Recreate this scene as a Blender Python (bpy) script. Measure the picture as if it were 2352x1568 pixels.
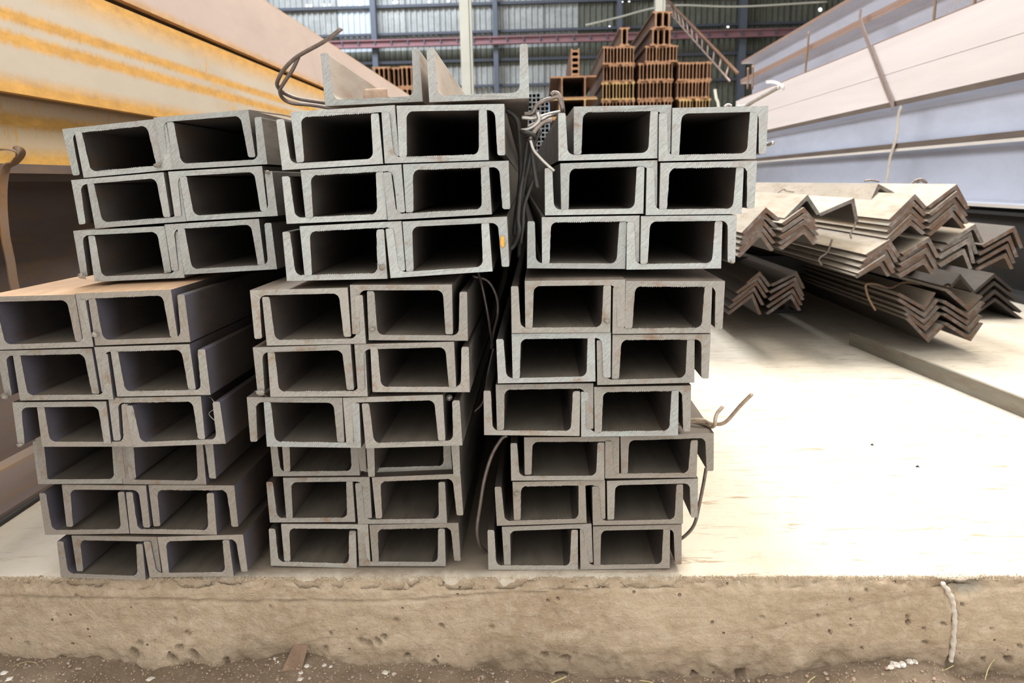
import bpy, math, random
import numpy as np
from mathutils import Vector, Matrix, noise

random.seed(7)
for o in list(bpy.data.objects):
    bpy.data.objects.remove(o)
C = bpy.context.scene.collection
S = bpy.context.scene

# ------------------------------------------------------------------ camera
F = 1760.0                      # focal length in pixels of a 2352 x 1568 frame
_y = Vector(((1240 - 1176) / F, -(415 - 784) / F, -1.0)).normalized()
_u = Vector((-math.sin(.013), math.cos(.013), 0.0))
_z = (_u - _y * _u.dot(_y)).normalized()
_x = _y.cross(_z)
ROT = Matrix((_x, _y, _z))      # camera space -> world
EYE = Vector((0, 0, 0.4413))
cam_d = bpy.data.cameras.new('camera')
cam_d.sensor_width = 36.0
cam_d.lens = F / 2352 * 36.0
cam_d.clip_start = 0.02
cam_d.clip_end = 200
cam_d.dof.use_dof = True
cam_d.dof.focus_distance = 0.84
cam_d.dof.aperture_fstop = 12.0
cam = bpy.data.objects.new('camera', cam_d)
C.objects.link(cam)
cam.matrix_world = Matrix.Translation(EYE) @ ROT.to_4x4()
S.camera = cam

# ------------------------------------------------------------------ world, light, exposure
w = bpy.data.worlds.new('world')
S.world = w
w.use_nodes = True
bg = w.node_tree.nodes['Background']
bg.inputs[0].default_value = (1.0, 0.975, 0.935, 1)
bg.inputs[1].default_value = 2.0


def area(name, loc, rot, sx, sy, power, col):
    l = bpy.data.lights.new(name, 'AREA')
    l.shape = 'RECTANGLE'
    l.size, l.size_y, l.energy, l.color = sx, sy, power, col
    o = bpy.data.objects.new(name, l)
    o.location, o.rotation_euler = loc, rot
    C.objects.link(o)


# rooflights of the hall: a long one over the yard, cooler side openings by the back wall
area('rooflight', (2.9, 4.6, 6.5), (0, math.radians(16), 0), 3.0, 7.0, 1150, (1.0, 0.94, 0.84))
area('rooflight', (-1.5, 5.0, 8.6), (0, math.radians(-6), 0), 2.2, 8.0, 1150, (0.93, 0.96, 1.0))
area('side_opening', (-5.2, 4.5, 2.6), (0, math.radians(-86), 0), 1.2, 9.0, 400, (0.86, 0.91, 1.0))
area('side_light', (-6.0, 17.5, 9.5), (math.radians(38), 0, math.radians(-10)), 7.0, 3.0, 2300, (0.82, 0.9, 1.0))

S.view_settings.view_transform = 'Standard'
S.view_settings.look = 'None'
S.view_settings.gamma = 1
S.view_settings.use_curve_mapping = False
S.view_settings.exposure = 0.0


# ------------------------------------------------------------------ picture -> place helpers
def ray(px, py):
    return ROT @ Vector(((px - 1176) / F, -(py - 784) / F, -1.0))


def P(px, py, Y):
    r = ray(px, py)
    return EYE + r * (Y / r.y)


def PZ(px, py, z=0.0):
    r = ray(px, py)
    return EYE + r * ((z - EYE.z) / r.z)


def PX(px, py, X):
    r = ray(px, py)
    return EYE + r * (X / r.x)


# ------------------------------------------------------------------ object helpers
def tag(o, label=None, cat=None, group=None, kind=None):
    if label: o['label'] = label
    if cat: o['category'] = cat
    if group: o['group'] = group
    if kind: o['kind'] = kind
    return o


def mesh(name, verts, faces, mats, parent=None, mi=None, smooth=False, loc=None):
    me = bpy.data.meshes.new(name)
    me.from_pydata([tuple(v) for v in verts], [], faces)
    for m in (mats if isinstance(mats, (list, tuple)) else [mats]):
        me.materials.append(m)
    if mi is not None:
        me.polygons.foreach_set('material_index', mi)
    if smooth:
        me.polygons.foreach_set('use_smooth', [True] * len(me.polygons))
    me.update()
    o = bpy.data.objects.new(name, me)
    C.objects.link(o)
    if parent: o.parent = parent
    if loc is not None: o.location = loc
    return o


def empty(name, loc=(0, 0, 0), parent=None):
    o = bpy.data.objects.new(name, None)
    o.location = loc
    o.empty_display_size = .1
    C.objects.link(o)
    if parent: o.parent = parent
    return o


def extrude(name, prof, y0, y1, mats, parent=None, cap=0, loc=None, shear=(0, 0)):
    """closed (x, z) outline pushed from y0 to y1; shear moves the far end"""
    n = len(prof)
    dx, dz = shear
    v = [(x, y0, z) for x, z in prof] + [(x + dx, y1, z + dz) for x, z in prof]
    f = [(i, (i + 1) % n, n + (i + 1) % n, n + i) for i in range(n)]
    f += [tuple(range(n))[::-1], tuple(range(n, 2 * n))]
    mi = [0] * n + [cap, cap]
    return mesh(name, v, f, mats, parent, mi, loc=loc)


def box_vf(a, b):
    x0, y0, z0 = a
    x1, y1, z1 = b
    v = [(x0, y0, z0), (x1, y0, z0), (x1, y1, z0), (x0, y1, z0), (x0, y0, z1), (x1, y0, z1), (x1, y1, z1), (x0, y1, z1)]
    f = [(0, 3, 2, 1), (4, 5, 6, 7), (0, 1, 5, 4), (1, 2, 6, 5), (2, 3, 7, 6), (3, 0, 4, 7)]
    return v, f


def box(name, a, b, m, parent=None, loc=None):
    v, f = box_vf(a, b)
    return mesh(name, v, f, m, parent, loc=loc)


def catmull(pts, sub=8):
    pts = [Vector(p) for p in pts]
    q = [pts[0] * 2 - pts[1]] + pts + [pts[-1] * 2 - pts[-2]]
    out = []
    for i in range(1, len(q) - 2):
        a, b, c, d = q[i - 1:i + 3]
        for k in range(sub):
            t = k / sub
            out.append(.5 * ((2 * b) + (c - a) * t + (2 * a - 5 * b + 4 * c - d) * t * t + (3 * b - a - 3 * c + d) * t ** 3))
    out.append(pts[-1])
    return out


def tube(name, pts, r, m, parent=None, seg=8, sub=8, flat=None):
    """wire through the points; flat = (wide, thin, up) gives a strap instead"""
    pts = catmull(pts, sub)
    v, f = [], []
    prev = None
    for i, p in enumerate(pts):
        t = (pts[min(i + 1, len(pts) - 1)] - pts[max(i - 1, 0)]).normalized()
        if flat:
            n = Vector(flat[2])
            n = (n - t * n.dot(t)).normalized()
        elif prev is None:
            n = t.orthogonal().normalized()
        else:
            n = (prev - t * prev.dot(t)).normalized()
        prev = n
        b = t.cross(n)
        if flat:
            ww, th = flat[0] / 2, flat[1] / 2
            for sx, sy in ((-1, -1), (1, -1), (1, 1), (-1, 1)):
                v.append(p + n * (sx * ww) + b * (sy * th))
            seg_n = 4
        else:
            for k in range(seg):
                a = 2 * math.pi * k / seg
                v.append(p + (n * math.cos(a) + b * math.sin(a)) * r)
            seg_n = seg
    for i in range(len(pts) - 1):
        for k in range(seg_n):
            k2 = (k + 1) % seg_n
            f.append((i * seg_n + k, i * seg_n + k2, (i + 1) * seg_n + k2, (i + 1) * seg_n + k))
    f.append(tuple(range(seg_n))[::-1])
    f.append(tuple(range((len(pts) - 1) * seg_n, len(pts) * seg_n)))
    return mesh(name, v, f, m, parent, smooth=not flat)


# ------------------------------------------------------------------ materials
class NT:
    def __init__(s, name):
        s.m = bpy.data.materials.new(name)
        s.m.use_nodes = True
        s.t = s.m.node_tree
        s.b = s.t.nodes['Principled BSDF']

    def n(s, kind, **kw):
        nd = s.t.nodes.new('ShaderNode' + kind)
        for k, v in kw.items():
            if k.startswith('i_'):
                key = k[2:]
                key = int(key) if key.isdigit() else key.replace('_', ' ')
                if hasattr(v, 'is_output') or isinstance(v, bpy.types.NodeSocket):
                    s.t.links.new(v, nd.inputs[key])
                else:
                    nd.inputs[key].default_value = v
            else:
                setattr(nd, k, v)
        return nd

    def L(s, a, b):
        s.t.links.new(a, b)

    def coord(s, scale=(1, 1, 1), rot=(0, 0, 0), world=False):
        tc = s.n('TexCoord') if not world else s.n('NewGeometry')
        mp = s.n('Mapping')
        s.L(tc.outputs['Position' if world else 'Object'], mp.inputs[0])
        mp.inputs['Scale'].default_value = scale
        mp.inputs['Rotation'].default_value = rot
        return mp.outputs[0]

    def noise(s, vec, scale, detail=4, rough=.6, dist=0):
        nd = s.n('TexNoise')
        s.L(vec, nd.inputs['Vector'])
        nd.inputs['Scale'].default_value = scale
        nd.inputs['Detail'].default_value = detail
        nd.inputs['Roughness'].default_value = rough
        nd.inputs['Distortion'].default_value = dist
        return nd.outputs['Fac']

    def ramp(s, fac, stops):
        r = s.n('ValToRGB')
        s.L(fac, r.inputs[0])
        e = r.color_ramp.elements
        while len(e) < len(stops): e.new(.5)
        for el, (p, c) in zip(e, stops):
            el.position = p
            el.color = (c if len(c) == 4 else (*c, 1)) if isinstance(c, tuple) else (c, c, c, 1)
        return r.outputs[0]

    def mix(s, fac, a, b, mode='MIX'):
        m = s.n('Mix', data_type='RGBA', blend_type=mode)
        for sock, val in ((m.inputs[0], fac), (m.inputs[6], a), (m.inputs[7], b)):
            if isinstance(val, bpy.types.NodeSocket): s.L(val, sock)
            elif isinstance(val, tuple): sock.default_value = (*val, 1) if len(val) == 3 else val
            else: sock.default_value = val
        return m.outputs[2]

    def math(s, op, a, b=0.0, c=0.0):
        m = s.n('Math', operation=op)
        for i, val in enumerate((a, b, c)):
            if isinstance(val, bpy.types.NodeSocket): s.L(val, m.inputs[i])
            else: m.inputs[i].default_value = val
        return m.outputs[0]

    def bump(s, h, strength=.3, dist=.002):
        b = s.n('Bump')
        b.inputs['Strength'].default_value = strength
        b.inputs['Distance'].default_value = dist
        s.L(h, b.inputs['Height'])
        s.L(b.outputs[0], s.b.inputs['Normal'])

    def out(s, col, rough=.6, metal=0.0, spec=.5):
        for key, v in (('Base Color', col), ('Roughness', rough), ('Metallic', metal), ('Specular IOR Level', spec)):
            if isinstance(v, bpy.types.NodeSocket): s.L(v, s.b.inputs[key])
            elif isinstance(v, tuple): s.b.inputs[key].default_value = (*v, 1)
            else: s.b.inputs[key].default_value = v
        return s.m


def mat_cut(name, a, b, rust, rust_at=.6):
    """sawn end of a bar: grey-green with oblique saw marks, rust blotches"""
    t = NT(name)
    co = t.coord()
    rnd = t.n('ObjectInfo').outputs['Random']
    off = t.n('VectorMath', operation='ADD')
    t.L(co, off.inputs[0])
    cmb = t.n('CombineXYZ')
    t.L(t.math('MULTIPLY', rnd, 7.0), cmb.inputs[0])
    t.L(t.math('MULTIPLY', rnd, 13.0), cmb.inputs[2])
    t.L(cmb.outputs[0], off.inputs[1])
    v = off.outputs[0]
    m0 = t.n('Mapping')
    t.L(v, m0.inputs[0])
    m0.inputs['Rotation'].default_value = (0, math.radians(42), 0)
    mp = t.n('Mapping')
    t.L(m0.outputs[0], mp.inputs[0])
    mp.inputs['Scale'].default_value = (60, 1, 560)
    streak = t.noise(mp.outputs[0], 1.0, 4, .75)
    fine = t.noise(v, 420, 3, .7)
    big = t.noise(v, 38, 4, .6)
    base = t.mix(t.ramp(streak, [(.32, .0), (.68, 1.0)]), a, b)
    dk = t.ramp(t.noise(v, 900, 2, .6), [(.30, .55), (.42, 0.0)])
    base = t.mix(dk, base, (.10, .09, .075))
    base = t.mix(t.ramp(big, [(.35, 0.0), (.7, 1.0)]), base, t.mix(.55, base, (.335, .285, .27)))
    m = t.math('ADD', t.noise(v, 60, 5, .7), t.math('MULTIPLY', t.noise(v, 16, 2), .5))
    msk = t.ramp(m, [(rust_at + .12, 0.0), (rust_at + .3, 1.0)])
    base = t.mix(msk, base, rust)
    base = t.mix(t.ramp(fine, [(.28, 1.0), (.4, 0.0)]), base, t.mix(.5, base, (.1, .08, .07)))
    base = t.mix(1.0, base, t.ramp(rnd, [(0, .86), (1, 1.1)]), 'MULTIPLY')
    t.bump(t.math('ADD', streak, t.math('MULTIPLY', fine, .6)), .45, .0006)
    return t.out(base, .55, .15)


def mat_mill(name, a, b, c, rough=.5, metal=.2, sc=1.0):
    """rolled skin of a bar: streaks that run along its length"""
    t = NT(name)
    co = t.coord((1, .18, 1))
    rnd = t.n('ObjectInfo').outputs['Random']
    off = t.n('VectorMath', operation='ADD')
    cmb = t.n('CombineXYZ')
    t.L(t.math('MULTIPLY', rnd, 9.0), cmb.inputs[0])
    t.L(t.math('MULTIPLY', rnd, 17.0), cmb.inputs[2])
    t.L(co, off.inputs[0]); t.L(cmb.outputs[0], off.inputs[1])
    v = off.outputs[0]
    n1 = t.noise(v, 14 * sc, 5, .65, .4)
    n2 = t.noise(v, 70 * sc, 4, .7)
    base = t.mix(t.ramp(n1, [(.36, 0.0), (.62, 1.0)]), a, b)
    base = t.mix(t.ramp(n2, [(.48, 0.0), (.72, .8)]), base, c)
    t.bump(n2, .25, .0008)
    return t.out(base, rough, metal)


def mat_plain(name, col, rough=.6, metal=0, var=.12, sc=20):
    t = NT(name)
    co = t.coord()
    n = t.noise(co, sc, 4, .6)
    base = t.mix(t.ramp(n, [(.3, 0.0), (.7, 1.0)]), tuple(x * (1 - var) for x in col), tuple(min(1, x * (1 + var)) for x in col))
    return t.out(base, rough, metal)


def mat_beam(name, plain, rust, bands=(), rust_edge=(), stretch=.35, thr=.62, edge_col=None):
    """beam flange skin; rust bands run along the beam at given heights above the ground"""
    t = NT(name)
    v = t.coord((1, stretch, 1), world=True)
    vs = t.coord((1, 2.2, .35), world=True)
    z = t.n('SeparateXYZ')
    g = t.n('NewGeometry')
    t.L(g.outputs['Position'], z.inputs[0])
    zz = z.outputs['Z']
    n1 = t.noise(v, 5, 5, .7, .5)
    n2 = t.noise(vs, 46, 5, .75)
    n3 = t.noise(v, 60, 4, .7)
    base = t.mix(t.ramp(n1, [(.35, 0.0), (.7, 1.0)]), plain, tuple(x * .84 for x in plain))
    rust2 = t.mix(t.ramp(n3, [(.3, 0.0), (.75, 1.0)]), rust, tuple(x * .62 for x in rust))
    m = t.ramp(t.math('ADD', n1, t.math('MULTIPLY', t.math('SUBTRACT', n2, .5), .9)), [(thr, 0.0), (thr + .16, 1.0)])
    tot = m
    warp = t.math('MULTIPLY', t.math('SUBTRACT', n2, .5), .02)
    for zc, half in list(bands) + list(rust_edge):
        d = t.math('ABSOLUTE', t.math('SUBTRACT', t.math('ADD', zz, warp), zc))
        k = t.n('MapRange')
        t.L(d, k.inputs[0])
        k.inputs[1].default_value = half * 1.25
        k.inputs[2].default_value = half * .45
        k.inputs[3].default_value = 0
        k.inputs[4].default_value = .95
        tot = t.math('MAXIMUM', tot, k.outputs[0])
    base = t.mix(tot, base, rust2)
    t.bump(n3, .25, .001)
    return t.out(base, .62, .05)


M = {}
M['cut'] = mat_cut('sawn_steel', (.27, .295, .285), (.465, .50, .48), (.27, .19, .14), .74)
M['cut_mid'] = mat_cut('sawn_steel_dull', (.235, .23, .20), (.38, .372, .325), (.25, .17, .11), .68)
M['cut_rusty'] = mat_cut('sawn_steel_rusty', (.215, .195, .158), (.335, .31, .258), (.25, .17, .11), .70)
M['mill'] = mat_mill('rolled_steel', (.055, .046, .040), (.095, .082, .074), (.10, .062, .04), .5, .15)
_t = NT('rolled_steel_heat_tint')
_co = _t.coord()
_sp = _t.n('SeparateXYZ'); _t.L(_co, _sp.inputs[0])
_n = _t.noise(_t.coord((1, .3, 1)), 18, 4, .65)
_n2 = _t.noise(_t.coord((1, .18, 1)), 60, 4, .7)
_b = _t.mix(_t.ramp(_n, [(.36, 0.0), (.62, 1.0)]), (.058, .047, .042), (.10, .085, .078))
_b = _t.mix(_t.ramp(_n2, [(.5, 0.0), (.72, .8)]), _b, (.12, .075, .05))
_k = _t.n('MapRange'); _t.L(_t.math('ADD', _sp.outputs['Y'], _t.math('MULTIPLY', _t.math('SUBTRACT', _n, .5), .05)), _k.inputs[0])
_k.inputs[1].default_value, _k.inputs[2].default_value, _k.inputs[3].default_value, _k.inputs[4].default_value = .006, .034, 1, 0
_b = _t.mix(_k.outputs[0], _b, _t.mix(_n2, (.115, .12, .165), (.16, .135, .145)))
M['mill_blue'] = _t.out(_b, .42, .3)
M['dust'] = mat_mill('dusty_steel', (.17, .14, .11), (.26, .21, .165), (.15, .11, .08), .7, .0)
M['dust_orange'] = mat_mill('dusty_orange_steel', (.42, .27, .16), (.55, .37, .23), (.33, .2, .12), .7, .0)  # dusty tops with the orange light on them put into the colour
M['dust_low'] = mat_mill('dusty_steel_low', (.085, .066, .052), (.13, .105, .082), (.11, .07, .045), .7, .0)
M['side'] = mat_mill('rolled_steel_side', (.11, .10, .088), (.20, .185, .165), (.10, .07, .052), .45, .25)  # lighter copy for outer flanges; the darker rolled steel carries the inside shade
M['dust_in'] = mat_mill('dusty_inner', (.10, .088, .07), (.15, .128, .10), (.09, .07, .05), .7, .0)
M['mill_tan'] = mat_mill('rolled_steel_dusty', (.33, .28, .24), (.45, .39, .34), (.30, .21, .16), .6, .05)
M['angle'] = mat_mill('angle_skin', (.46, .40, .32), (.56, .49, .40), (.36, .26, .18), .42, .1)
M['angle_end'] = mat_cut('angle_end', (.05, .039, .031), (.105, .085, .069), (.12, .062, .034), .54)
M['angle_grey'] = mat_cut('angle_end_grey', (.07, .066, .056), (.15, .146, .127), (.10, .062, .04), .6)
M['wire_tan'] = mat_plain('wire_tan', (.40, .31, .23), .55, .2, .25, 150)
M['wire'] = mat_plain('wire_steel', (.20, .165, .145), .45, .45, .25, 150)
M['wire_bright'] = mat_plain('wire_bright', (.42, .40, .37), .35, .6, .2, 150)
M['wire_dark'] = mat_plain('wire_dark', (.03, .028, .026), .5, .3, .2, 150)
M['strap'] = mat_beam('strap_rust', (.22, .145, .10), (.32, .16, .055), thr=.5)
M['strap_grey'] = mat_plain('strap_grey', (.27, .2, .17), .5, .3, .2, 60)


# floor slab
def mat_floor():
    t = NT('slab_concrete')
    v = t.coord(world=True)
    n1 = t.noise(v, 1.7, 6, .6, .3)
    n2 = t.noise(v, 22, 6, .72, .6)
    sc = t.coord((1.2, 9, 1), (0, 0, .5), world=True)
    n3 = t.noise(sc, 9, 5, .7, 1.2)
    base = t.mix(t.ramp(n1, [(.3, 0.0), (.7, 1.0)]), (.54, .475, .385), (.64, .58, .48))
    base = t.mix(t.ramp(n2, [(.5, 0.0), (.78, .75)]), base, (.46, .37, .27))
    base = t.mix(t.ramp(n3, [(.58, 0.0), (.66, .8)]), base, (.30, .21, .13))
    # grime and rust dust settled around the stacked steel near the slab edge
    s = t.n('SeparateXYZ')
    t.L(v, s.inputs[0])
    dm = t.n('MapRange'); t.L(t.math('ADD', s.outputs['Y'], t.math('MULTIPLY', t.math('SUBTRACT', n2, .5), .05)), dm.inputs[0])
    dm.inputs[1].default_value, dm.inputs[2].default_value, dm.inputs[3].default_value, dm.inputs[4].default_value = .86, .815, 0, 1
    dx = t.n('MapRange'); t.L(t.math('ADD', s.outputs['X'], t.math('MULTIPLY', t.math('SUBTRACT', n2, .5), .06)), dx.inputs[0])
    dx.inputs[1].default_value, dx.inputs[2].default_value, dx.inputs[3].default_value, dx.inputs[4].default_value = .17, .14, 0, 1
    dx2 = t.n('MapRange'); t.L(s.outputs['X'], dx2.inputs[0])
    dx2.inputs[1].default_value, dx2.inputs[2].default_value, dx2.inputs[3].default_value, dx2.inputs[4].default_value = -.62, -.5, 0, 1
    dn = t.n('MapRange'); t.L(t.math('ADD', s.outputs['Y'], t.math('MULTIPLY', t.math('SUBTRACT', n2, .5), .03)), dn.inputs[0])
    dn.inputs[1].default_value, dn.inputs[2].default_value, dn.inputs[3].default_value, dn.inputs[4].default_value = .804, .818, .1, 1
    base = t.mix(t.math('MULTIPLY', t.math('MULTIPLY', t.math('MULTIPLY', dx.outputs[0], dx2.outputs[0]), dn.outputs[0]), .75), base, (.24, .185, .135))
    t.bump(n2, .3, .002)
    return t.out(base, .8, 0, .3)


def mat_curb():
    t = NT('curb_concrete')
    v = t.coord(world=True)
    n1 = t.noise(v, 7, 6, .65, .4)
    n2 = t.noise(v, 60, 6, .75, .5)
    n3 = t.noise(v, 260, 4, .7)
    sv = t.coord((1, 1, 7), (0, .05, 0), world=True)
    n4 = t.noise(sv, 9, 5, .7, .8)
    base = t.mix(t.ramp(n1, [(.32, 0.0), (.68, 1.0)]), (.40, .305, .205), (.55, .44, .315))
    base = t.mix(t.ramp(n2, [(.44, 0.0), (.66, .5)]), base, (.66, .56, .44))
    vo = t.n('TexVoronoi'); t.L(v, vo.inputs['Vector']); vo.inputs['Scale'].default_value = 55
    pores = t.ramp(t.math('ADD', vo.outputs['Distance'], t.math('MULTIPLY', t.ramp(n1, [(.4, 1.0), (.6, 0.0)]), .08)), [(.07, 1.0), (.12, 0.0)])
    base = t.mix(t.math('MULTIPLY', pores, .75), base, (.17, .12, .085))
    base = t.mix(t.ramp(n4, [(.5, 0.0), (.75, .7)]), base, (.36, .255, .165))
    base = t.mix(t.ramp(n3, [(.27, .8), (.36, 0.0)]), base, (.24, .17, .12))
    vd = t.n('VectorMath', operation='DISTANCE'); t.L(v, vd.inputs[0]); vd.inputs[1].default_value = tuple(P(2225, 1328, .797))
    km = t.n('MapRange'); t.L(t.math('ADD', vd.outputs['Value'], t.math('MULTIPLY', t.math('SUBTRACT', n2, .5), .02)), km.inputs[0])
    km.inputs[1].default_value, km.inputs[2].default_value, km.inputs[3].default_value, km.inputs[4].default_value = .020, .026, .85, 0
    base = t.mix(km.outputs[0], base, (.33, .30, .24))
    s = t.n('SeparateXYZ')
    t.L(v, s.inputs[0])
    # damp soil stains just above the ground line
    k = t.n('MapRange'); t.L(t.math('ADD', s.outputs['Z'], t.math('MULTIPLY', t.math('SUBTRACT', n1, .5), .08)), k.inputs[0])
    k.inputs[1].default_value, k.inputs[2].default_value, k.inputs[3].default_value, k.inputs[4].default_value = -.082, -.118, 0, .6
    base = t.mix(k.outputs[0], base, (.20, .155, .11))
    t.bump(t.math('SUBTRACT', t.math('ADD', n2, t.math('MULTIPLY', n3, .7)), pores), 1.0, .004)
    return t.out(base, .85, 0, .25)


def mat_soil():
    t = NT('soil')
    v = t.coord(world=True)
    n1 = t.noise(v, 18, 6, .7)
    n2 = t.noise(v, 190, 5, .8)
    base = t.mix(t.ramp(n1, [(.3, 0.0), (.7, 1.0)]), (.20, .15, .105), (.33, .255, .185))
    base = t.mix(t.ramp(n2, [(.55, 0.0), (.66, .8)]), base, (.46, .38, .30))
    t.bump(n2, .8, .003)
    return t.out(base, .95, 0, .1)


M['floor'] = mat_floor()
M['curb'] = mat_curb()
M['soil'] = mat_soil()
M['mortar'] = mat_plain('mortar', (.54, .49, .42), .8, 0, .15, 90)
M['patch'] = mat_plain('mortar_patch', (.33, .28, .21), .85, 0, .2, 70)
M['sheet'] = mat_mill('wall_sheet', (.20, .205, .20), (.27, .275, .265), (.17, .16, .13), .5, .1, .12)
M['sheet_olive'] = mat_mill('wall_sheet_olive', (.065, .068, .05), (.095, .098, .075), (.06, .055, .035), .6, .05, .12)
M['sheet_clear'] = mat_plain('wall_sheet_translucent', (.36, .39, .42), .4, 0, .08, 1)
M['girt'] = mat_plain('girt_paint', (.035, .04, .055), .6, 0, .1, 2)
M['column'] = mat_plain('column_paint', (.06, .068, .09), .6, 0, .1, 2)
M['crane'] = mat_plain('crane_rail_paint', (.19, .085, .095), .6, 0, .15, 2)
M['post'] = mat_plain('post_paint', (.36, .355, .31), .7, 0, .08, 3)
M['rust_far'] = mat_mill('far_rust', (.09, .045, .025), (.14, .07, .038), (.06, .03, .02), .7, 0, .3)  # rust kept darker than the ends, gap shade put into the colour
M['rust_far_end'] = mat_mill('far_rust_end', (.15, .068, .03), (.22, .11, .048), (.11, .05, .026), .7, 0, .4)
M['yellow'] = mat_plain('yellow_paint', (.26, .16, .055), .6, 0, .15, 20)
M['left'] = mat_beam('left_beam_skin', (.52, .455, .37), (.68, .37, .085),
                     bands=((.652, .011), (.683, .010)), rust_edge=((.578, .024), (.772, .050), (.53, .010)))
M['left_pink'] = mat_beam('left_beam_pinkish', (.52, .42, .375), (.62, .37, .17), rust_edge=((.765, .018), (.94, .008)), thr=.72)
M['left_low'] = mat_beam('left_lower_rust', (.50, .40, .27), (.66, .37, .08), rust_edge=((.48, .025), (.545, .012)), thr=.48)
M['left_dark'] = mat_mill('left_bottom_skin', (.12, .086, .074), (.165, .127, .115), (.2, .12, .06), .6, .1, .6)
M['right_web'] = mat_beam('right_web_skin', (.53, .55, .62), (.55, .48, .48), thr=.75)
M['right_pink'] = mat_beam('right_flange_skin', (.66, .58, .54), (.68, .52, .43), thr=.66, stretch=.05)
M['right_edge'] = mat_beam('right_rusty_edge', (.27, .17, .13), (.34, .19, .11), thr=.5)
M['edge_dark'] = mat_mill('shaded_rust_edge', (.07, .05, .038), (.11, .08, .06), (.10, .06, .035), .7, 0)  # dark edge also stands in for the shadow band under the flange
M['right_pale'] = mat_beam('right_pale_web', (.52, .51, .55), (.55, .45, .40), thr=.62)
M['edge_tan'] = mat_beam('right_tan_edge', (.58, .52, .46), (.45, .34, .26), thr=.66)
M['angle_under'] = mat_mill('angle_underside', (.03, .024, .02), (.055, .045, .038), (.06, .035, .022), .6, .1)  # darker copy of the angle skin, shade of the undersides as colour
M['angle_old'] = mat_mill('angle_old_skin', (.05, .042, .035), (.09, .075, .062), (.08, .045, .028), .6, .1)  # angle skin darkened to stand in for shade over these nests
M['bar_grey'] = mat_mill('bar_grey', (.17, .155, .125), (.24, .22, .18), (.16, .12, .08), .55, .2)
M['stone'] = mat_plain('clay_stone', (.42, .30, .22), .85, 0, .25, 90)
M['wood'] = mat_mill('weathered_wood', (.20, .13, .085), (.30, .20, .14), (.16, .10, .07), .8, 0, 3)
M['pebble'] = mat_plain('pebble_grey', (.40, .34, .28), .9, 0, .25, 120)
M['white'] = mat_plain('white_foam', (.72, .68, .62), .9, 0, .12, 90)
M['grass'] = mat_plain('dry_grass', (.46, .40, .20), .8, 0, .2, 90)
M['tube_grey'] = mat_plain('tube_grey', (.26, .28, .29), .5, .2, .1, 8)
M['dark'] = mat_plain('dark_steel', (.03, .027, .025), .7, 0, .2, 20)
M['blue'] = mat_plain('blue_paint', (.22, .45, .75), .5, 0, .08, 8)

# ------------------------------------------------------------------ setting: floor slab, curb, soil
EDGE = .797
fx0, fx1 = -9.0, 12.0
v = [(fx0, EDGE + .036, 0), (fx1, EDGE + .036, 0), (fx1, 24.2, 0), (fx0, 24.2, 0),
     (fx0, EDGE + .035, -.15), (fx1, EDGE + .035, -.15), (fx1, 24.2, -.15), (fx0, 24.2, -.15)]
fl = mesh('floor', v, [(0, 1, 2, 3), (7, 6, 5, 4), (4, 5, 1, 0), (5, 6, 2, 1), (6, 7, 3, 2), (7, 4, 0, 3)], M['floor'])
fl['kind'] = 'structure'

GX = [0, 150, 300, 420, 520, 600, 650, 720, 800, 1000, 1200, 1300, 1700, 1850, 1950, 2050, 2150, 2200, 2352]
GY = [1508, 1515, 1528, 1532, 1528, 1520, 1508, 1512, 1528, 1534, 1545, 1560, 1562, 1548, 1530, 1519, 1524, 1550, 1562]
_gw = [P(a, b, EDGE - .004) for a, b in zip(GX, GY)]
_gx = [p.x for p in _gw]
_gz = [p.z for p in _gw]


def ground_z(x):
    return float(np.interp(x, _gx, _gz))


PITS = [(310, 1497, 12, .012), (322, 1478, 6, .008), (395, 1510, 12, .012), (412, 1488, 9, .010), (445, 1505, 12, .012), (520, 1517, 9, .01),
        (430, 1455, 6, .005), (830, 1470, 9, .006), (845, 1478, 12, .006), (880, 1462, 8, .010), (868, 1474, 9, .007), (1016, 1437, 7, .008),
        (910, 1424, 6, .005), (748, 1490, 5, .008), (760, 1454, 3, .006), (177, 1367, 5, .006), (82, 1329, 4, .006), (60, 1480, 6, .004),
        (935, 1510, 8, .008), (1000, 1520, 8, .007), (1250, 1505, 9, .006), (1300, 1515, 9, .007), (1345, 1345, 3, .006), (1259, 1377, 3.5, .006),
        (1281, 1374, 3.5, .006), (1880, 1417, 4, .006), (1905, 1452, 4, .007), (2085, 1417, 4, .006), (2085, 1429, 5, .008), (2120, 1440, 3, .006),
        (2168, 1433, 4, .007), (2088, 1465, 3, .006), (2125, 1474, 4, .007), (1955, 1435, 3, .005), (1979, 1488, 4, .006), (2213, 1390, 3.5, .006),
        (2280, 1446, 4, .006), (2260, 1515, 6, .006), (2320, 1517, 8, .008), (2345, 1485, 6, .006), (1595, 1558, 12, .010), (1285, 1556, 16, .012),
        (1700, 1550, 14, .010), (400, 1424, 5, .004), (130, 1415, 5, .004), (30, 1520, 15, .010), (140, 1522, 16, .010), (220, 1530, 14, .010),
        (1990, 1357, 3, .005), (2010, 1375, 3, .004), (1955, 1380, 3, .004), (1750, 1415, 5, .004), (1130, 1440, 5, .004), (620, 1395, 5, .003)]
PW = [(P(a, b, EDGE), r / 2200.0, d) for a, b, r, d in PITS]
crack = [P(a, b, EDGE) for a, b in ((-60, 1370), (0, 1371), (180, 1373), (300, 1376), (450, 1381), (540, 1386), (700, 1380), (820, 1381),
                                    (940, 1379), (1030, 1372), (1120, 1364), (1250, 1360), (1400, 1352))]
crx, crz = [p.x for p in crack], [p.z for p in crack]
scr = [P(a, b, EDGE) for a, b in ((1750, 1448), (1850, 1428), (1930, 1408), (2090, 1370))]
scx, scz = [p.x for p in scr], [p.z for p in scr]
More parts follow.
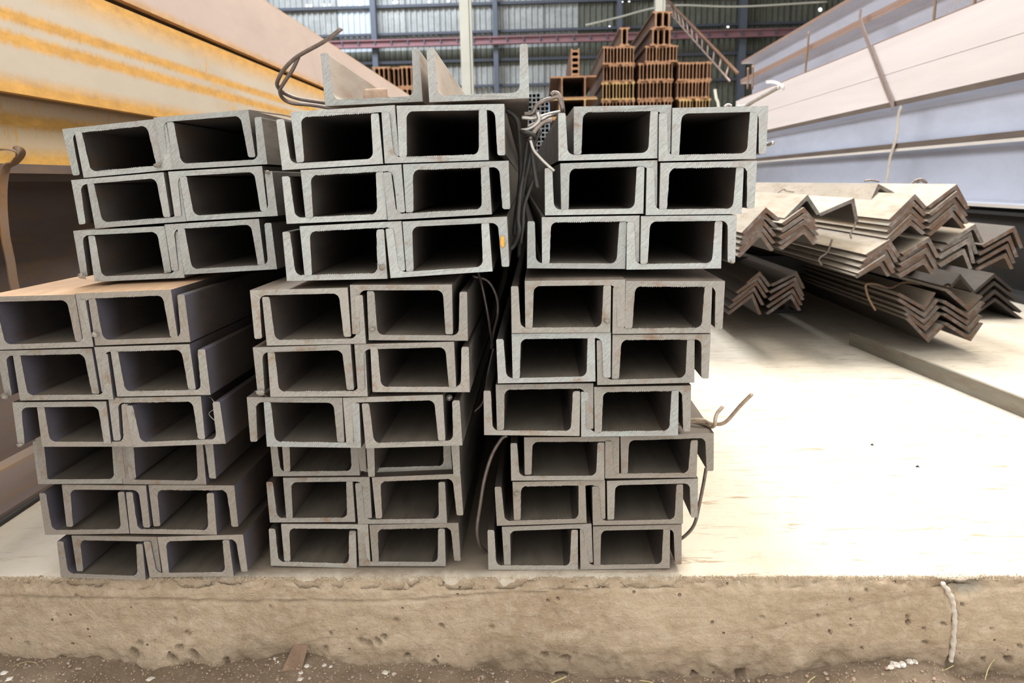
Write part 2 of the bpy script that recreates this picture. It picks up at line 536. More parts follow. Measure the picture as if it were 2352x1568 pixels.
SEAM = P(2193, 1440, EDGE).x
chip_c = P(2215, 1330, EDGE)


def curb(x0, x1, step):
    # profile runs from the slab behind, over the worn lip, down the face and under the soil
    prof = [(EDGE + .036, 0.0)] + [(EDGE + .036 - k * .003, 0.0) for k in range(1, 11)]
    prof += [(EDGE + .0035, -.0004), (EDGE + .0018, -.0018), (EDGE + .0006, -.004)]
    prof += [(EDGE, -.0065 - k * .0023) for k in range(0, 59)]
    nx = int((x1 - x0) / step) + 1
    v, f = [], []
    for i in range(nx):
        x = x0 + (x1 - x0) * i / (nx - 1)
        dseam = abs(x - SEAM)
        for j, (y, z) in enumerate(prof):
            q = Vector((x, y, z))
            if j <= 1:
                v.append((x, y, z - (.0 if j else 0)))
                continue
            big = noise.fractal(Vector((x * 9, y * 9, z * 14)), 1.0, 2.0, 4) * .0032
            fine = noise.fractal(Vector((x * 55, y * 55, z * 70)), .9, 2.1, 4) * .0013
            lip = max(0, 1 - abs(z + .004) / .014)
            rough = noise.fractal(Vector((x * 34, 3, z * 34)), .7, 2.2, 5)
            back = big + fine + lip * (.0045 + .006 * rough)
            low = max(0, min(1, (-z - .08) / .03))
            back += low * (noise.fractal(Vector((x * 24, 9, z * 24)), .8, 2.0, 4) * .008 + .001)
            for c, r, d in PW:
                dx, dz = (x - c.x), (z - c.z)
                if abs(dx) < 2 * r and abs(dz) < 2 * r:
                    rr = math.hypot(dx, dz) / r * (1 + .5 * noise.noise(Vector((x * 150, 5, z * 150))))
                    if rr < 1.1: back += d * 1.6 * max(0, 1 - rr ** 4)
            dc = abs(z - float(np.interp(x, crx, crz)) - .0005 * noise.noise(Vector((x * 90, 0, 0))))
            if dc < .0020 and x < crx[-1]: back += .005 * (1 - dc / .0020)
            if scx[0] < x < scx[-1]:
                ds = abs(z - float(np.interp(x, scx, scz)))
                if ds < .0024: back += .002 * (1 - ds / .0024)
            if dseam < .006 and z < -.012: back += .004 * (1 - dseam / .006)
            # broken-out corner at the joint
            dd = math.hypot((x - chip_c.x) / .034, (z + .004) / .026)
            if dd < 1: back += .010 * (1 - dd ** 2)
            t = min(1.0, max(0.0, (EDGE + .036 - y) / .036))
            fade = max(0.0, 1 + min(0.0, z) / .014)
            worn = 1.0 + 1.2 * max(0, 1 - abs(x + .12) / .32) ** .5 if abs(x + .12) < .32 else 1.0
            drop = (.0028 + .018 * max(0, rough + .12) + max(0, fine) * 1.4) * worn * t ** 6 * fade
            dd2 = math.hypot((x - chip_c.x) / .034, (y - EDGE) / .02)
            if dd2 < 1: drop += .007 * (1 - dd2 ** 2) * fade
            if z > -.0005:
                v.append((x, y + back * t ** 6, z - drop))
            else:
                v.append((x, y + back, z - drop))
    n = len(prof)
    for i in range(nx - 1):
        for j in range(n - 1):
            f.append((i * n + j, i * n + j + 1, (i + 1) * n + j + 1, (i + 1) * n + j))
    mi = [1 if j < 10 else 0 for i in range(nx - 1) for j in range(n - 1)]
    o = mesh('trim_1' if x0 < 0 else 'trim_2', v, f, [M['curb'], M['floor']], mi=mi, smooth=True)
    o['kind'] = 'structure'
    return o


curb(-.98, SEAM, .0023)
curb(SEAM, .90, .0023)
# mortar in the joint of the two curb lengths
jp = [P(a, b, EDGE - .0005) for a, b in ((2168, 1343), (2182, 1362), (2193, 1392), (2196, 1440), (2193, 1480), (2188, 1522))]
seam = tube('mortar_joint', [p + Vector((0, .0034, 0)) for p in jp], .0028, M['mortar'], seg=10, sub=24)
for q in seam.data.vertices:
    q.co += noise.noise_vector(q.co * 160) * .0016
tag(seam, kind='structure')

nx, ny = 330, 46
v, f = [], []
for i in range(nx):
    x = -1.5 + 3.0 * i / (nx - 1)
    for j in range(ny):
        y = EDGE + .01 - (j / (ny - 1)) ** 1.5 * 1.1
        z = ground_z(x) - .10 * max(0, EDGE - y)
        z += noise.fractal(Vector((x * 20, y * 20, 1)), .9, 2, 4) * .004 + noise.fractal(Vector((x * 90, y * 90, 7)), .8, 2, 3) * .0022
        v.append((x, y, z))
for i in range(nx - 1):
    for j in range(ny - 1):
        f.append((i * ny + j, i * ny + j + 1, (i + 1) * ny + j + 1, (i + 1) * ny + j))
so = mesh('floor_soil', v, f, M['soil'], smooth=True)
so['kind'] = 'structure'

# ------------------------------------------------------------------ back wall of the hall
YW = 24.0
wall = empty('wall_back', (0, YW, 0)); wall['kind'] = 'structure'


def zw(y, Y=YW, x=1200): return P(x, y, Y).z


def xw(x, Y=YW, y=150): return P(x, y, Y).x


def corr(x0, x1, z0, z1, m):
    per, dep = .17, .035
    v, f = [], []
    x = x0
    xs = []
    while x < x1 - 1e-4:
        xs += [(x, 0), (x + per * .42, 0), (x + per * .5, -dep), (x + per * .86, -dep)]
        x += per
    xs = [(min(a, x1), b) for a, b in xs] + [(x1, 0)]
    for a, b in xs:
        v += [(a, b, z0), (a, b, z1)]
    for k in range(len(xs) - 1):
        f.append((2 * k, 2 * k + 2, 2 * k + 3, 2 * k + 1))
    o = mesh('corrugated_sheet', v, f, m, wall)
    return o


zr = [0, zw(235), zw(150), zw(112), zw(70), zw(5), zw(-140), 11.0]
xL, xR = -9.0, 12.0
clear = [(xw(812), xw(860))]
xx = xL
kk = 0
while xx < xR - .01:
    x1 = min(xx + 1.02, xR)
    mid = (xx + x1) / 2
    right = mid > xw(1330)
    for r in range(len(zr) - 1):
        m = M['sheet_olive'] if (right or r in (2,)) else M['sheet']  # olive row under the crane rail holds its shadow band as colour
        if r >= 3 and clear[0][0] - .4 < mid < clear[0][1] + .2 or (r >= 3 and xw(905) < mid < xw(920)):
            m = M['sheet_clear']
        o = corr(xx, x1 + .02, zr[r], zr[r + 1] + .04, m)
        o.location.y = (kk % 2) * .012 + (r % 2) * .02
    xx = x1
    kk += 1

for y, hh in ((8, .08), (72, .07), (137, .08), (196, .07), (262, .07)):
    z = zw(y)
    o = box('trim_1', (xL, YW - .16, z - hh / 2), (xR, YW - .05, z + hh / 2), M['girt']); o['kind'] = 'structure'
for x, wd in ((868, .16), (1141, .14), (1420, .13), (1697, .2)):
    cx = xw(x)
    v = [(-wd / 2, -.1), (wd / 2, -.1), (wd / 2, -.08), (.01, -.08), (.01, .08), (wd / 2, .08), (wd / 2, .1), (-wd / 2, .1), (-wd / 2, .08), (-.01, .08), (-.01, -.08), (-wd / 2, -.08)]
    n = len(v)
    vv = [(a, b, 0) for a, b in v] + [(a, b, 10.9) for a, b in v]
    ff = [(i, (i + 1) % n, n + (i + 1) % n, n + i) for i in range(n)] + [tuple(range(n))[::-1], tuple(range(n, 2 * n))]
    o = mesh('trim_2', vv, ff, M['column'], loc=(cx, YW - .27, 0)); o['kind'] = 'structure'
# crane rail: web, flanges and stiffeners
z0, z1 = zw(107), zw(90)
cr = empty('crane_rail', (0, YW - .5, z0))
tag(cr, 'dark red crane rail girder running across the corrugated back wall', 'girder')
box('flange', (xL, -.09, 0), (xR, .09, .03), M['crane'], cr)
box('flange', (xL, -.09, z1 - z0 - .03), (xR, .09, z1 - z0), M['crane'], cr)
box('web', (xL, -.01, .03), (xR, .01, z1 - z0 - .03), M['crane'], cr)
x = xL + .4
while x < xR:
    box('stiffener', (x, -.08, .03), (x + .03, -.01, z1 - z0 - .03), M['column'], cr)
    x += .48
for nm, X in (('wall_left', -9.0), ('wall_right', 12.0)):
    o = box(nm, (X - .05, -1.5, 0), (X, YW, 11.0), M['sheet_olive']); o['kind'] = 'structure'
o = box('ceiling', (-9.05, -1.5, 11.0), (12.05, YW + .1, 11.1), M['sheet_olive']); o['kind'] = 'structure'

# light posts standing in the hall
for (px, wd, Y, lab) in ((1072, .18, 12.4, 'pale square post standing free before the wall, left of the rusty beam piles'),
                         (1514, .155, 13.0, 'pale post rising behind the tallest pile of rusty beams')):
    c = P(px, 100, Y)
    r = empty('hall_post', (c.x, Y, 0))
    tag(r, lab, 'post')
    box('shaft', (-wd / 2, -.08, 0), (wd / 2 - .04, .08, 7.5), M['post'], r)
    box('shaft', (wd / 2 - .03, -.06, 0), (wd / 2, .06, 7.5), M['post'], r)
    box('base_plate', (-.2, -.2, 0), (.2, .2, .02), M['post'], r)

# daylight pinholes in the sheeting
hole_m = NT('daylight_hole')
hole_m.b.inputs['Emission Color'].default_value = (.9, .95, 1, 1)
hole_m.b.inputs['Emission Strength'].default_value = 6
for (px, py, r) in ((1884, 22, .045), (705, 13, .03), (714, 13, .025), (745, 12, .025), (757, 11, .025), (785, 9, .03), (792, 8, .025), (826, 10, .03),
                    (905, 6, .03), (912, 5, .025), (1672, 61, .03), (1400, 62, .03), (1429, 3, .03), (1445, 2, .03), (985, 4, .03), (1030, 2, .03)):
    c = P(px, py, YW - .06)
    vv = [(r * math.cos(k * math.pi / 4), 0, r * math.sin(k * math.pi / 4)) for k in range(8)]
    o = mesh('pinhole', vv, [tuple(range(8))], hole_m.m, wall)
    o.location = (c.x, -.06, c.z)


# ------------------------------------------------------------------ long beams
def i_prof(w, h, tf, tw):
    """upright I, flanges horizontal; origin bottom centre"""
    a, t = w / 2, tw / 2
    r = tf * .7
    return [(-a, 0), (a, 0), (a, tf), (t + r, tf), (t, tf + r), (t, h - tf - r), (t + r, h - tf), (a, h - tf), (a, h), (-a, h),
            (-a, h - tf), (-t - r, h - tf), (-t, h - tf - r), (-t, tf + r), (-t - r, tf), (-a, tf)]


def h_side(w, h, tf, tw):
    """beam on its side: flanges vertical (height h), overall width w; origin bottom centre"""
    p = i_prof(h, w, tf, tw)
    return [(z - w / 2, x + h / 2) for x, z in p][::-1]


XL = -.7376


def zat(px, py, X=XL): return PX(px, py, X).z


zL3, zL2, zL1, zTop = .480, .5775, .7585, .935
prof = [(x - .13, z) for x, z in i_prof(.26, zL3, .013, .010)]
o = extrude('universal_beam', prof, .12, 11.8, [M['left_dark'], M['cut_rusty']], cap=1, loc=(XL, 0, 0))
tag(o, 'dark brown deep I-beam on the floor at the left, lowest of its stack', 'beam', 'big beams stacked on the left')
o = extrude('universal_beam', [(x - .138, z) for x, z in h_side(.2, zL2 - zL3 - .001, .012, .01)], .12, 11.8, [M['left_low'], M['cut_rusty']], cap=1, loc=(XL, 0, zL3 + .0005))
tag(o, 'orange rusty slim beam set back in shade between two larger left beams', 'beam', 'big beams stacked on the left')
o = extrude('universal_beam', [(x - .15, z) for x, z in h_side(.3, zL1 - zL2 - .001, .014, .01)], .12, 11.9, [M['left'], M['cut_rusty']], cap=1, loc=(XL, 0, zL2))
tag(o, 'tan beam face with two orange rust stripes, third up in left stack', 'beam', 'big beams stacked on the left')
o = extrude('universal_beam', [(x - .15, z) for x, z in h_side(.3, zTop - zL1 - .012, .014, .01)], .12, 11.9, [M['left_pink'], M['cut_rusty']], cap=1, loc=(XL, 0, zL1 + .012))
tag(o, 'pinkish grey beam face, topmost of the left stack', 'beam', 'big beams stacked on the left')
for yy in (1.2, 4.5, 8.5):
    s = box('spacer_strip', (XL - .2, yy, zL1 - .0005), (XL - .05, yy + .05, zL1 + .0125), M['dark'])
    tag(s, 'flat steel spacer strip between the two upper left beams', 'spacer', 'spacers in the left stack')

XR_ = 1.6


def zr_(s): return EYE.z + s * XR_


zF, zE, zD, zM, zC, zB, zA = zr_(-.078), zr_(.068), zr_(.198), zr_(.278), zr_(.375), zr_(.468), zr_(.565)
RY = 6.55
G = 'big beams stacked on the right'


def rb(nm, lab, prof, z, mats, y0=.5, y1=RY, dx=0):
    o = extrude(nm, prof, y0, y1, mats, cap=1, loc=(XR_ + dx, 0, z))
    if len(mats) > 2:
        for k in (1, 7, 9, 15): o.data.polygons[k].material_index = 2
    tag(o, lab, 'beam', G)
    return o


RW = [M['right_web'], M['right_edge'], M['edge_tan']]
RWR = [M['right_pale'], M['right_edge'], M['right_edge']]
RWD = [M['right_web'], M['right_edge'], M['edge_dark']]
sup_m = M['dark']
for yy in (1.6, 3.4, 5.6):
    s = box('steel_bearer', (XR_ + .03, yy, .3015), (XR_ + .21, yy + .14, zF - .0005), M['dark'])
    tag(s, 'thin dark bearer under the right beam stack, in deep shade', 'bearer', 'bearers under the right stack')
rb('universal_beam', 'bluish beam, lowest of the right stack, just above the angle bars',
   [(x + .11, z) for x, z in i_prof(.22, zE - zF - .001, .012, .008)], zF, RW)
rb('universal_beam', 'bluish grey beam second from the bottom of the right stack, below the pink faces',
   [(x + .11, z) for x, z in i_prof(.22, zD - zE - .001, .022, .008)], zE, RWD)
rb('universal_beam', 'lower of two pinkish beam faces in the middle of the right stack',
   [(x + .14, z) for x, z in h_side(.28, zM - zD - .002, .014, .009)], zD, [M['right_pink'], M['right_edge']])
rb('universal_beam', 'upper of two pinkish beam faces in the middle of the right stack',
   [(x + .14, z) for x, z in h_side(.28, zC - zM - .001, .014, .009)], zM, [M['right_pink'], M['right_edge']])
rb('universal_beam', 'bluish beam second from the top of the right stack',
   [(x + .13, z) for x, z in i_prof(.2, zB - zC - .001, .016, .008)], zC, RWR)
rb('universal_beam', 'bluish beam with rusty top edge, topmost of the right stack',
   [(x + .13, z) for x, z in i_prof(.2, zA - zB - .001, .018, .008)], zB, RWR)
o = extrude('universal_beam', [(x, z) for x, z in i_prof(.2, .30, .012, .01)], 1.0, RY, [M['dark'], M['dark']], cap=1, loc=(XR_ + .12, 0, .001))  # added to hide lit floor and blacken the space under the stack
tag(o, 'dark beam on the floor in the shade behind the right stack', 'beam')

# straps and ties on the right stack
def pts_x(lst, X): return [PX(a, b, X) for a, b in lst]
# rust skin on the flange edges that face the yard
def px_pt(px, py, X): return PX(px, py, X)


a = [PX(px, py, XR_ - .012) for px, py in ((1977, 22), (1976, 45), (1985, 75), (2010, 140), (2035, 205), (2048, 235), (2051, 250))]
tag(tube('steel_strap', a, .01, M['strap_grey'], flat=(.028, .002, (0, 1, 0))), 'bent brown steel strap hanging across the upper right beams', 'strap')
a = [PX(px, py, XR_ - .008) for px, py in ((2070, 245), (2064, 262), (2060, 310), (2045, 360), (2040, 395), (2036, 420))]
tag(tube('steel_strap', a, .01, M['angle'], flat=(.022, .002, (0, 1, 0))), 'pale steel strap over the lower right beams, above the angle bars', 'strap')
for lst, lab in ((((1858, 72), (1855, 110), (1851, 150), (1849, 182)), 'rusty tie wire near the far end of the top right beam'),
                 (((2149, -6), (2147, 20), (2144, 50), (2142, 75)), 'thin rusty tie wire at the top edge, left of its twin'),
                 (((2240, -6), (2238, 10), (2235, 25), (2233, 40)), 'thin rusty tie wire at the top edge, near the right corner')):
    a = [PX(px, py, XR_ + .01) for px, py in lst]
    tag(tube('tie_wire', a, .006, M['strap'], sub=4), lab, 'wire')
for px in (1718, 1729):
    a = [PX(px, 150 + (1729 - px) * .5, XR_ - .005), PX(px, 175, XR_), PX(px - 1, 205, XR_)]
    tag(tube('tie_wire', a, .008, M['strap'], sub=4), 'short rusty tie at the far end of the top right beam', 'wire', 'short ties on the top right beam')

# left strap hooked over the bottom beam
a = [PX(*q) for q in ((-14, 344, XL + .003), (8, 343, XL + .018), (34, 346, XL + .03), (46, 356, XL + .028), (34, 373, XL + .016), (16, 384, XL + .008),
                      (8, 410, XL + .006), (6, 470, XL + .004), (12, 540, XL + .004), (24, 600, XL + .003), (34, 660, XL + .002), (60, 740, XL))]
tag(tube('steel_strap', a, .01, M['strap'], flat=(.017, .0018, (0, 1, 0))), 'rusty steel strap hooked over the flange of the bottom left beam', 'strap')

# ------------------------------------------------------------------ channel bars
TW = .0054


def channel(px0, px1, kind, Y, h, L=6.0, zc=None, amp=None, cut='cut', mill='mill', yaw=0.0, dust='dust'):
    a, b = P(*px0, Y), P(*px1, Y)
    if zc is not None:
        a.z, b.z = zc
    wv = b - a
    W = wv.length
    ang = math.atan2(wv.z, wv.x)
    hw = W / 2
    tr, tt = .0088, .0075
    rr = .0068
    pr = [(-hw, 0, 0)]
    pr += [(hw, 0, 0), (hw, h - .0012, 0), (hw - .0008, h, 0)]
    pr += [(hw - tt + .0016, h, 0), (hw - tt + .0004, h - .0007, 0), (hw - tt, h - .0020, 1)]
    nf = 9
    for k in range(1, nf):
        t = k / nf
        z = (h - .0020) * (1 - t) + (TW + rr) * t
        pr.append((hw - (tt + (tr - tt) * t), z, 1))
    cx, cz = hw - tr - rr, TW + rr
    for k in range(6):
        q = k / 5 * math.pi / 2
        pr.append((cx + rr * math.cos(q), cz - rr * math.sin(q), .6))
    nw = 66
    for k in range(1, nw):
        pr.append((cx - 2 * cx * k / nw, TW, 2))
    for k in range(6):
        q = math.pi / 2 - k / 5 * math.pi / 2
        pr.append((-cx - rr * math.cos(q), cz - rr * math.sin(q), .6))
    for k in range(nf - 1, 0, -1):
        t = k / nf
        z = (h - .0020) * (1 - t) + (TW + rr) * t
        pr.append((-hw + (tt + (tr - tt) * t), z, 1))
    pr += [(-hw + tt, h - .0020, 1), (-hw + tt - .0004, h - .0007, 0), (-hw + tt - .0016, h, 0), (-hw + .0008, h, 0), (-hw, h - .0012, 0)]
    sgn = 1 if kind == 'U' else -1
    if amp is None: amp = random.choice([.0001, .0002, .0004, .0005, .0007])
    n = len(pr)
    fr = []
    skew = random.uniform(-.002, .002)
    for i, (x, z, j) in enumerate(pr):
        if j == 2:
            q = abs(x) / hw
            dz = amp * ((i % 2) * 1.2 + random.uniform(-.3, .5)) * (.35 + .65 * abs(math.sin(i * .11 + skew * 900))) * (1 if q < .8 else .4)
            dx = random.uniform(-1, 1) * amp * .3
        elif j:
            dz = random.uniform(-1, 1) * amp * .3
            dx = -math.copysign(1, x) * random.uniform(0, 1) * max(amp, .0003) * .7
        else:
            dx, dz = random.uniform(-1, 1) * .00015, random.uniform(-1, 1) * .00015
        fr.append((x + dx, z + dz))
    vs = []
    for (x, z) in fr: vs.append((x, skew * z / .05 + random.uniform(-1, 1) * .0002, sgn * z))
    for (x, z, j) in pr: vs.append((x, .0022, sgn * z))
    for (x, z, j) in pr: vs.append((x, L, sgn * z))
    fs, mi = [], []
    for r in range(2):
        for i in range(n):
            j = (i + 1) % n
            q = (r * n + i, r * n + j, (r + 1) * n + j, (r + 1) * n + i)
            fs.append(q if sgn > 0 else q[::-1])
            mi.append(2 if (i == 0 and sgn < 0) else 3 if (pr[i][2] == 2 and sgn > 0) else 4 if (i in (1, n - 1)) else 0)
    c0, c1 = tuple(range(n)), tuple(range(2 * n, 3 * n))
    fs.append(c0[::-1] if sgn > 0 else c0); mi.append(1)
    fs.append(c1 if sgn > 0 else c1[::-1]); mi.append(1)
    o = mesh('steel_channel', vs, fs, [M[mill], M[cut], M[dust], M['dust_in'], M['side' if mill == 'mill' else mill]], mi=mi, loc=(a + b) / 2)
    o.rotation_euler = (0, -ang, yaw)
    return o, a, b


CR = ('cut_rusty',)
CH = {}
ORD = ['top', 'second', 'third', 'fourth', 'fifth', 'bottom']


def lerp_z(a, b, x): return a.z + (b.z - a.z) * (x - a.x) / (b.x - a.x)


def bundle(name, rows, yaw=0.0, cut=('cut',), mill='mill', L=6.0, over=None, dust='dust'):
    """rows from the bottom up: dict(Y=, U=[(p,p),(p,p)], N=[...]); p are picture points"""
    prevN = over
    nr = len(rows)
    for ri, r in enumerate(rows):
        Y = r['Y']
        layer = nr - 1 - ri
        nm = ORD[layer] if nr == 6 else ['top', 'middle', 'bottom'][layer]
        lc = CR * 2 + ('cut_mid',) if (nr == 6 and ri < 3) else cut
        Us = [[P(*p, r.get('YU', [Y, Y])[i]) for p in pr] for i, pr in enumerate(r['U'])]
        # never sink into the layer beneath
        if prevN:
            lift = 0
            for ua, ub in Us:
                for na, nb in prevN:
                    for x in (ua.x, ub.x, na.x, nb.x):
                        if min(ub.x, nb.x) + .001 >= x >= max(ua.x, na.x) - .001:
                            lift = max(lift, lerp_z(na, nb, x) - lerp_z(ua, ub, x) - .0014)
            r['_lift'] = lift
        else:
            lift = -min(min(a.z, b.z) for a, b in Us)
        lift += .0003
        for ua, ub in Us: ua.z += lift; ub.z += lift
        Ns = []
        for i, pr in enumerate(r['N']):
            na, nb = [P(*p, r.get('YN', [Y, Y])[i]) for p in pr]
            if r.get('hid'):
                # top hidden by the layer that overhangs it: rests on the flanges beneath
                na.z = nb.z = (sum(a.z + b.z for a, b in Us) / 4) + .0567
            else:
                um = sum(a.z + b.z for a, b in Us) / 4
                up = max(0, min(lift, um + .0535 - (na.z + nb.z) / 2))
                na.z += up; nb.z += up
            Ns.append((na, nb))
        # flange length that fits the nest
        g = []
        for na, nb in Ns:
            for x in (na.x + .005, nb.x - .005):
                for ua, ub in Us:
                    if ua.x - .002 < x < ub.x + .002:
                        g.append(lerp_z(na, nb, x) - lerp_z(ua, ub, x))
            for ua, ub in Us:
                for x in (ua.x + .005, ub.x - .005):
                    if na.x < x < nb.x: g.append(lerp_z(na, nb, x) - lerp_z(ua, ub, x))
        h = max(.043, min(.050, sum(g) / len(g) - TW - .0005))
        print('%s %s lift %.4f gaps %.4f..%.4f h %.4f w %s' % (name, nm, lift, min(g), max(g), h, ['%.4f' % (b - a).length for a, b in Us + Ns]))
        for i, (ua, ub) in enumerate(Us):
            y = r.get('YU', [Y, Y])[i]
            o, _, _ = channel(r['U'][i][0], r['U'][i][1], 'U', y, h, L, (ua.z, ub.z), cut=random.choice(lc), mill=mill, yaw=yaw)
            CH[(name, layer, 'U', i)] = (o, (ub - ua).length, h)
            tag(o, 'steel channel opening up, %s one in the %s layer of the %s bundle' % (('left', 'right')[i], nm, name), 'channel',
                'steel channels in the %s bundle' % name)
        for i, (na, nb) in enumerate(Ns):
            y = r.get('YN', [Y, Y])[i]
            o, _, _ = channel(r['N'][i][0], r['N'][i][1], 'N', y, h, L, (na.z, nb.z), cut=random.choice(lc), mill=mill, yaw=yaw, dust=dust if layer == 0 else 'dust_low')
            CH[(name, layer, 'N', i)] = (o, (nb - na).length, h)
            tag(o, 'steel channel opening down, %s one in the %s layer of the %s bundle' % (('left', 'right')[i], nm, name), 'channel',
                'steel channels in the %s bundle' % name)
        prevN = Ns
    return prevN


R = lambda Y, U, N, **k: dict(Y=Y, U=U, N=N, **k)
LL = [
    R(.792, [((140.3, 1326.6), (335.3, 1333.6)), ((343.8, 1326.6), (537.4, 1323.8))], [((164.2, 1230.6), (360.6, 1234)), ((361.4, 1234), (558.4, 1228.3))]),
    R(.793, [((103.8, 1228.3), (297.5, 1225.5)), ((298.9, 1225.5), (498, 1228.3))], [((141.7, 1113.3), (335.3, 1114.7)), ((341, 1114), (538.2, 1114.7))]),
    R(.795, [((87.5, 1111.9), (282, 1110.8)), ((283, 1112), (474.2, 1114.7))], [((84, 1026), (280, 1025)), ((289, 1026.3), (490, 1023.5))], hid=1),
    R(.755, [((96.8, 1026), (305, 1026)), ((305.9, 1027.7), (519, 1019.3))], [((27.7, 924.5), (243.8, 921.8)), ((249, 914), (461.3, 910))]),
    R(.752, [((46, 920), (261, 917.9)), ((269.4, 911.3), (483.7, 907.3))], [((-9, 806), (211, 800.6)), ((216.2, 796.6), (435, 790))]),
    R(.752, [((-5, 804), (214.8, 796.6)), ((219, 794), (437.6, 786))], [((-47, 682.5), (171.7, 676.7)), ((172.7, 674), (392.8, 664.8))]),
]
LM = [
    R(.82, [((622.6, 1302.4), (819.9, 1307.9)), ((825.3, 1302.4), (1024, 1303.8))], [((645.7, 1204.5), (845.7, 1205.3)), ((848.4, 1208), (1053, 1203))]),
    R(.82, [((619.9, 1199.9), (816.3, 1199)), ((822.6, 1203.7), (1026.7, 1201))], [((649.8, 1097), (848.4, 1094.8)), ((854.4, 1095.6), (1057.4, 1087.5))]),
    R(.82, [((627.5, 1094.3), (826.7, 1092.1)), ((836, 1086), (1038.4, 1080))], [((646.5, 1005), (838, 1005)), ((840, 1005), (1054, 1005))], hid=1, YU=[.82, .835], YN=[.82, .80]),
    R(.758, [((613, 1026.3), (829.4, 1029.5)), ((840.3, 1030.3), (1062, 1023.5))], [((566.7, 911.8), (785.5, 913.2)), ((787, 913.2), (1017, 906.2))]),
    R(.755, [((621.4, 911.8), (844.5, 910.4)), ((855.7, 900.6), (1079.3, 900.6))], [((580.7, 798.2), (805.2, 791.7)), ((813.6, 791.2), (1042.9, 785))]),
    R(.755, [((613, 794), (840.3, 789.8)), ((847.3, 781.4), (1074.6, 782.8))], [((573.7, 666.3), (798.2, 660.7)), ((803.8, 654.2), (1038, 653.7))]),
]
LR = [
    R(.815, [((1122.2, 1309.6), (1327.4, 1310)), ((1333.2, 1309), (1538.5, 1306.7))], [((1152.5, 1209.8), (1358.4, 1202)), ((1362, 1208.4), (1566, 1204))]),
    R(.812, [((1141.5, 1207.8), (1347.7, 1201.2)), ((1362, 1207), (1568.3, 1202.6))], [((1177, 1107.2), (1389.6, 1102.9)), ((1394, 1104.3), (1603.5, 1099))]),
    R(.806, [((1174.2, 1104.3), (1388.2, 1102.9)), ((1389.6, 1099), (1600, 1097))], [((1203.7, 1004.6), (1422.8, 1003.1)), ((1424.9, 1001.4), (1639.7, 994.5))]),
    R(.785, [((1112.4, 999.6), (1331, 1001.3)), ((1335, 1003.3), (1557, 1000.4))], [((1138.7, 883.3), (1362.8, 879.9)), ((1364.8, 888.6), (1587.4, 884.8))]),
    R(.775, [((1143.6, 881), (1367.7, 876.1)), ((1372, 884.8), (1594.6, 879))], [((1175.4, 767), (1403.2, 764.2)), ((1406.7, 769.2), (1632.8, 767.7))]),
    R(.772, [((1175.4, 765.4), (1402.4, 763.4)), ((1406.7, 767.7), (1632.2, 765.4))], [((1204.9, 644.8), (1436.2, 641.9)), ((1437.9, 645.7), (1665.5, 646.3))]),
]
UL = [
    R(.82, [((218, 647.5), (423.1, 638.4)), ((424.6, 631), (635.8, 618.8))], [((169, 530.6), (377.1, 519.9)), ((378.7, 515.3), (593.9, 502.4))]),
    R(.82, [((219.5, 524.5), (427.7, 509.2)), ((429.2, 508.6), (637.3, 496.3))], [((164.4, 414.3), (374.7, 395.9)), ((386.9, 394.4), (601.2, 381.2))]),
    R(.822, [((192.9, 408.8), (399.2, 389.8)), ((400, 389.8), (613.5, 377.6))], [((143.9, 297.3), (353.3, 274)), ((353.6, 269.8), (569.4, 251.4))]),
]
UM = [
    R(.755, [((660, 645.8), (889.4, 640.5)), ((897.3, 639.2), (1131.4, 624.2))], [((689, 519.3), (921.8, 507.4)), ((924.5, 508.7), (1164.4, 497.4))]),
    R(.755, [((659, 514.5), (888.9, 504.8)), ((891, 506), (1129.3, 492.9))], [((691.2, 391.4), (921.8, 378.2)), ((925.8, 378.2), (1168.3, 369.5))]),
    R(.758, [((649, 391), (879.7, 376.9)), ((884.4, 376), (1122.4, 367.9))], [((668, 257.7), (906.1, 241.9)), ((911.6, 242.7), (1158.4, 238.1))]),
]
UR = [
    R(.788, [((1210.5, 616.2), (1436.4, 618.3)), ((1438.5, 619.2), (1656.5, 617.1))], [((1244.2, 498.3), (1469.8, 494.7)), ((1472.2, 496.8), (1693.5, 494.7))]),
    R(.788, [((1251.8, 494.7), (1478.3, 491.6)), ((1483, 494.7), (1704.8, 492.2))], [((1287, 375.9), (1510.5, 368.2)), ((1516.6, 374.4), (1739.4, 369.8))]),
    R(.788, [((1283, 371.3), (1510.5, 365.2)), ((1512, 372.2), (1737, 366.7))], [((1317.6, 247.3), (1542.6, 242.7)), ((1544.1, 250.4), (1766, 244.9))]),
]
tLL = bundle('lower left', LL, cut=('cut_rusty', 'cut_mid', 'cut_mid'), mill='mill_blue', dust='dust_orange')
tLM = bundle('lower middle', LM, cut=('cut', 'cut_mid', 'cut_mid'))
tLR = bundle('lower right', LR, cut=('cut', 'cut_mid', 'cut_mid'))
tUL = bundle('upper left', UL, yaw=.016, over=tLL)
tUM = bundle('upper middle', UM, yaw=.020, over=tLM)
tUR = bundle('upper right', UR, yaw=.024, over=tLR)

# two loose channels lying on top
for i, (p0, p1, Y, h, side) in enumerate((((748.3, 243.5), (970.6, 232.7), .795, .050, 'left'), ((986.4, 234.6), (1215.5, 225), .775, .050, 'right'))):
    o, a, b = channel(p0, p1, 'U', Y, h, amp=.0003, mill='mill_tan', yaw=(.035, .020)[i])
    tag(o, 'loose steel channel lying open side up on top of the stack, the %s one' % side, 'channel', 'loose channels on top of the stack')
    LOOSE = (a, b) if i == 0 else LOOSE

# added plate that keeps light from showing through the bundles' far end
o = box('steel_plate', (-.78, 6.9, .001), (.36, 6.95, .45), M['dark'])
tag(o, 'dark steel plate standing on edge behind the far ends of the channels', 'plate')

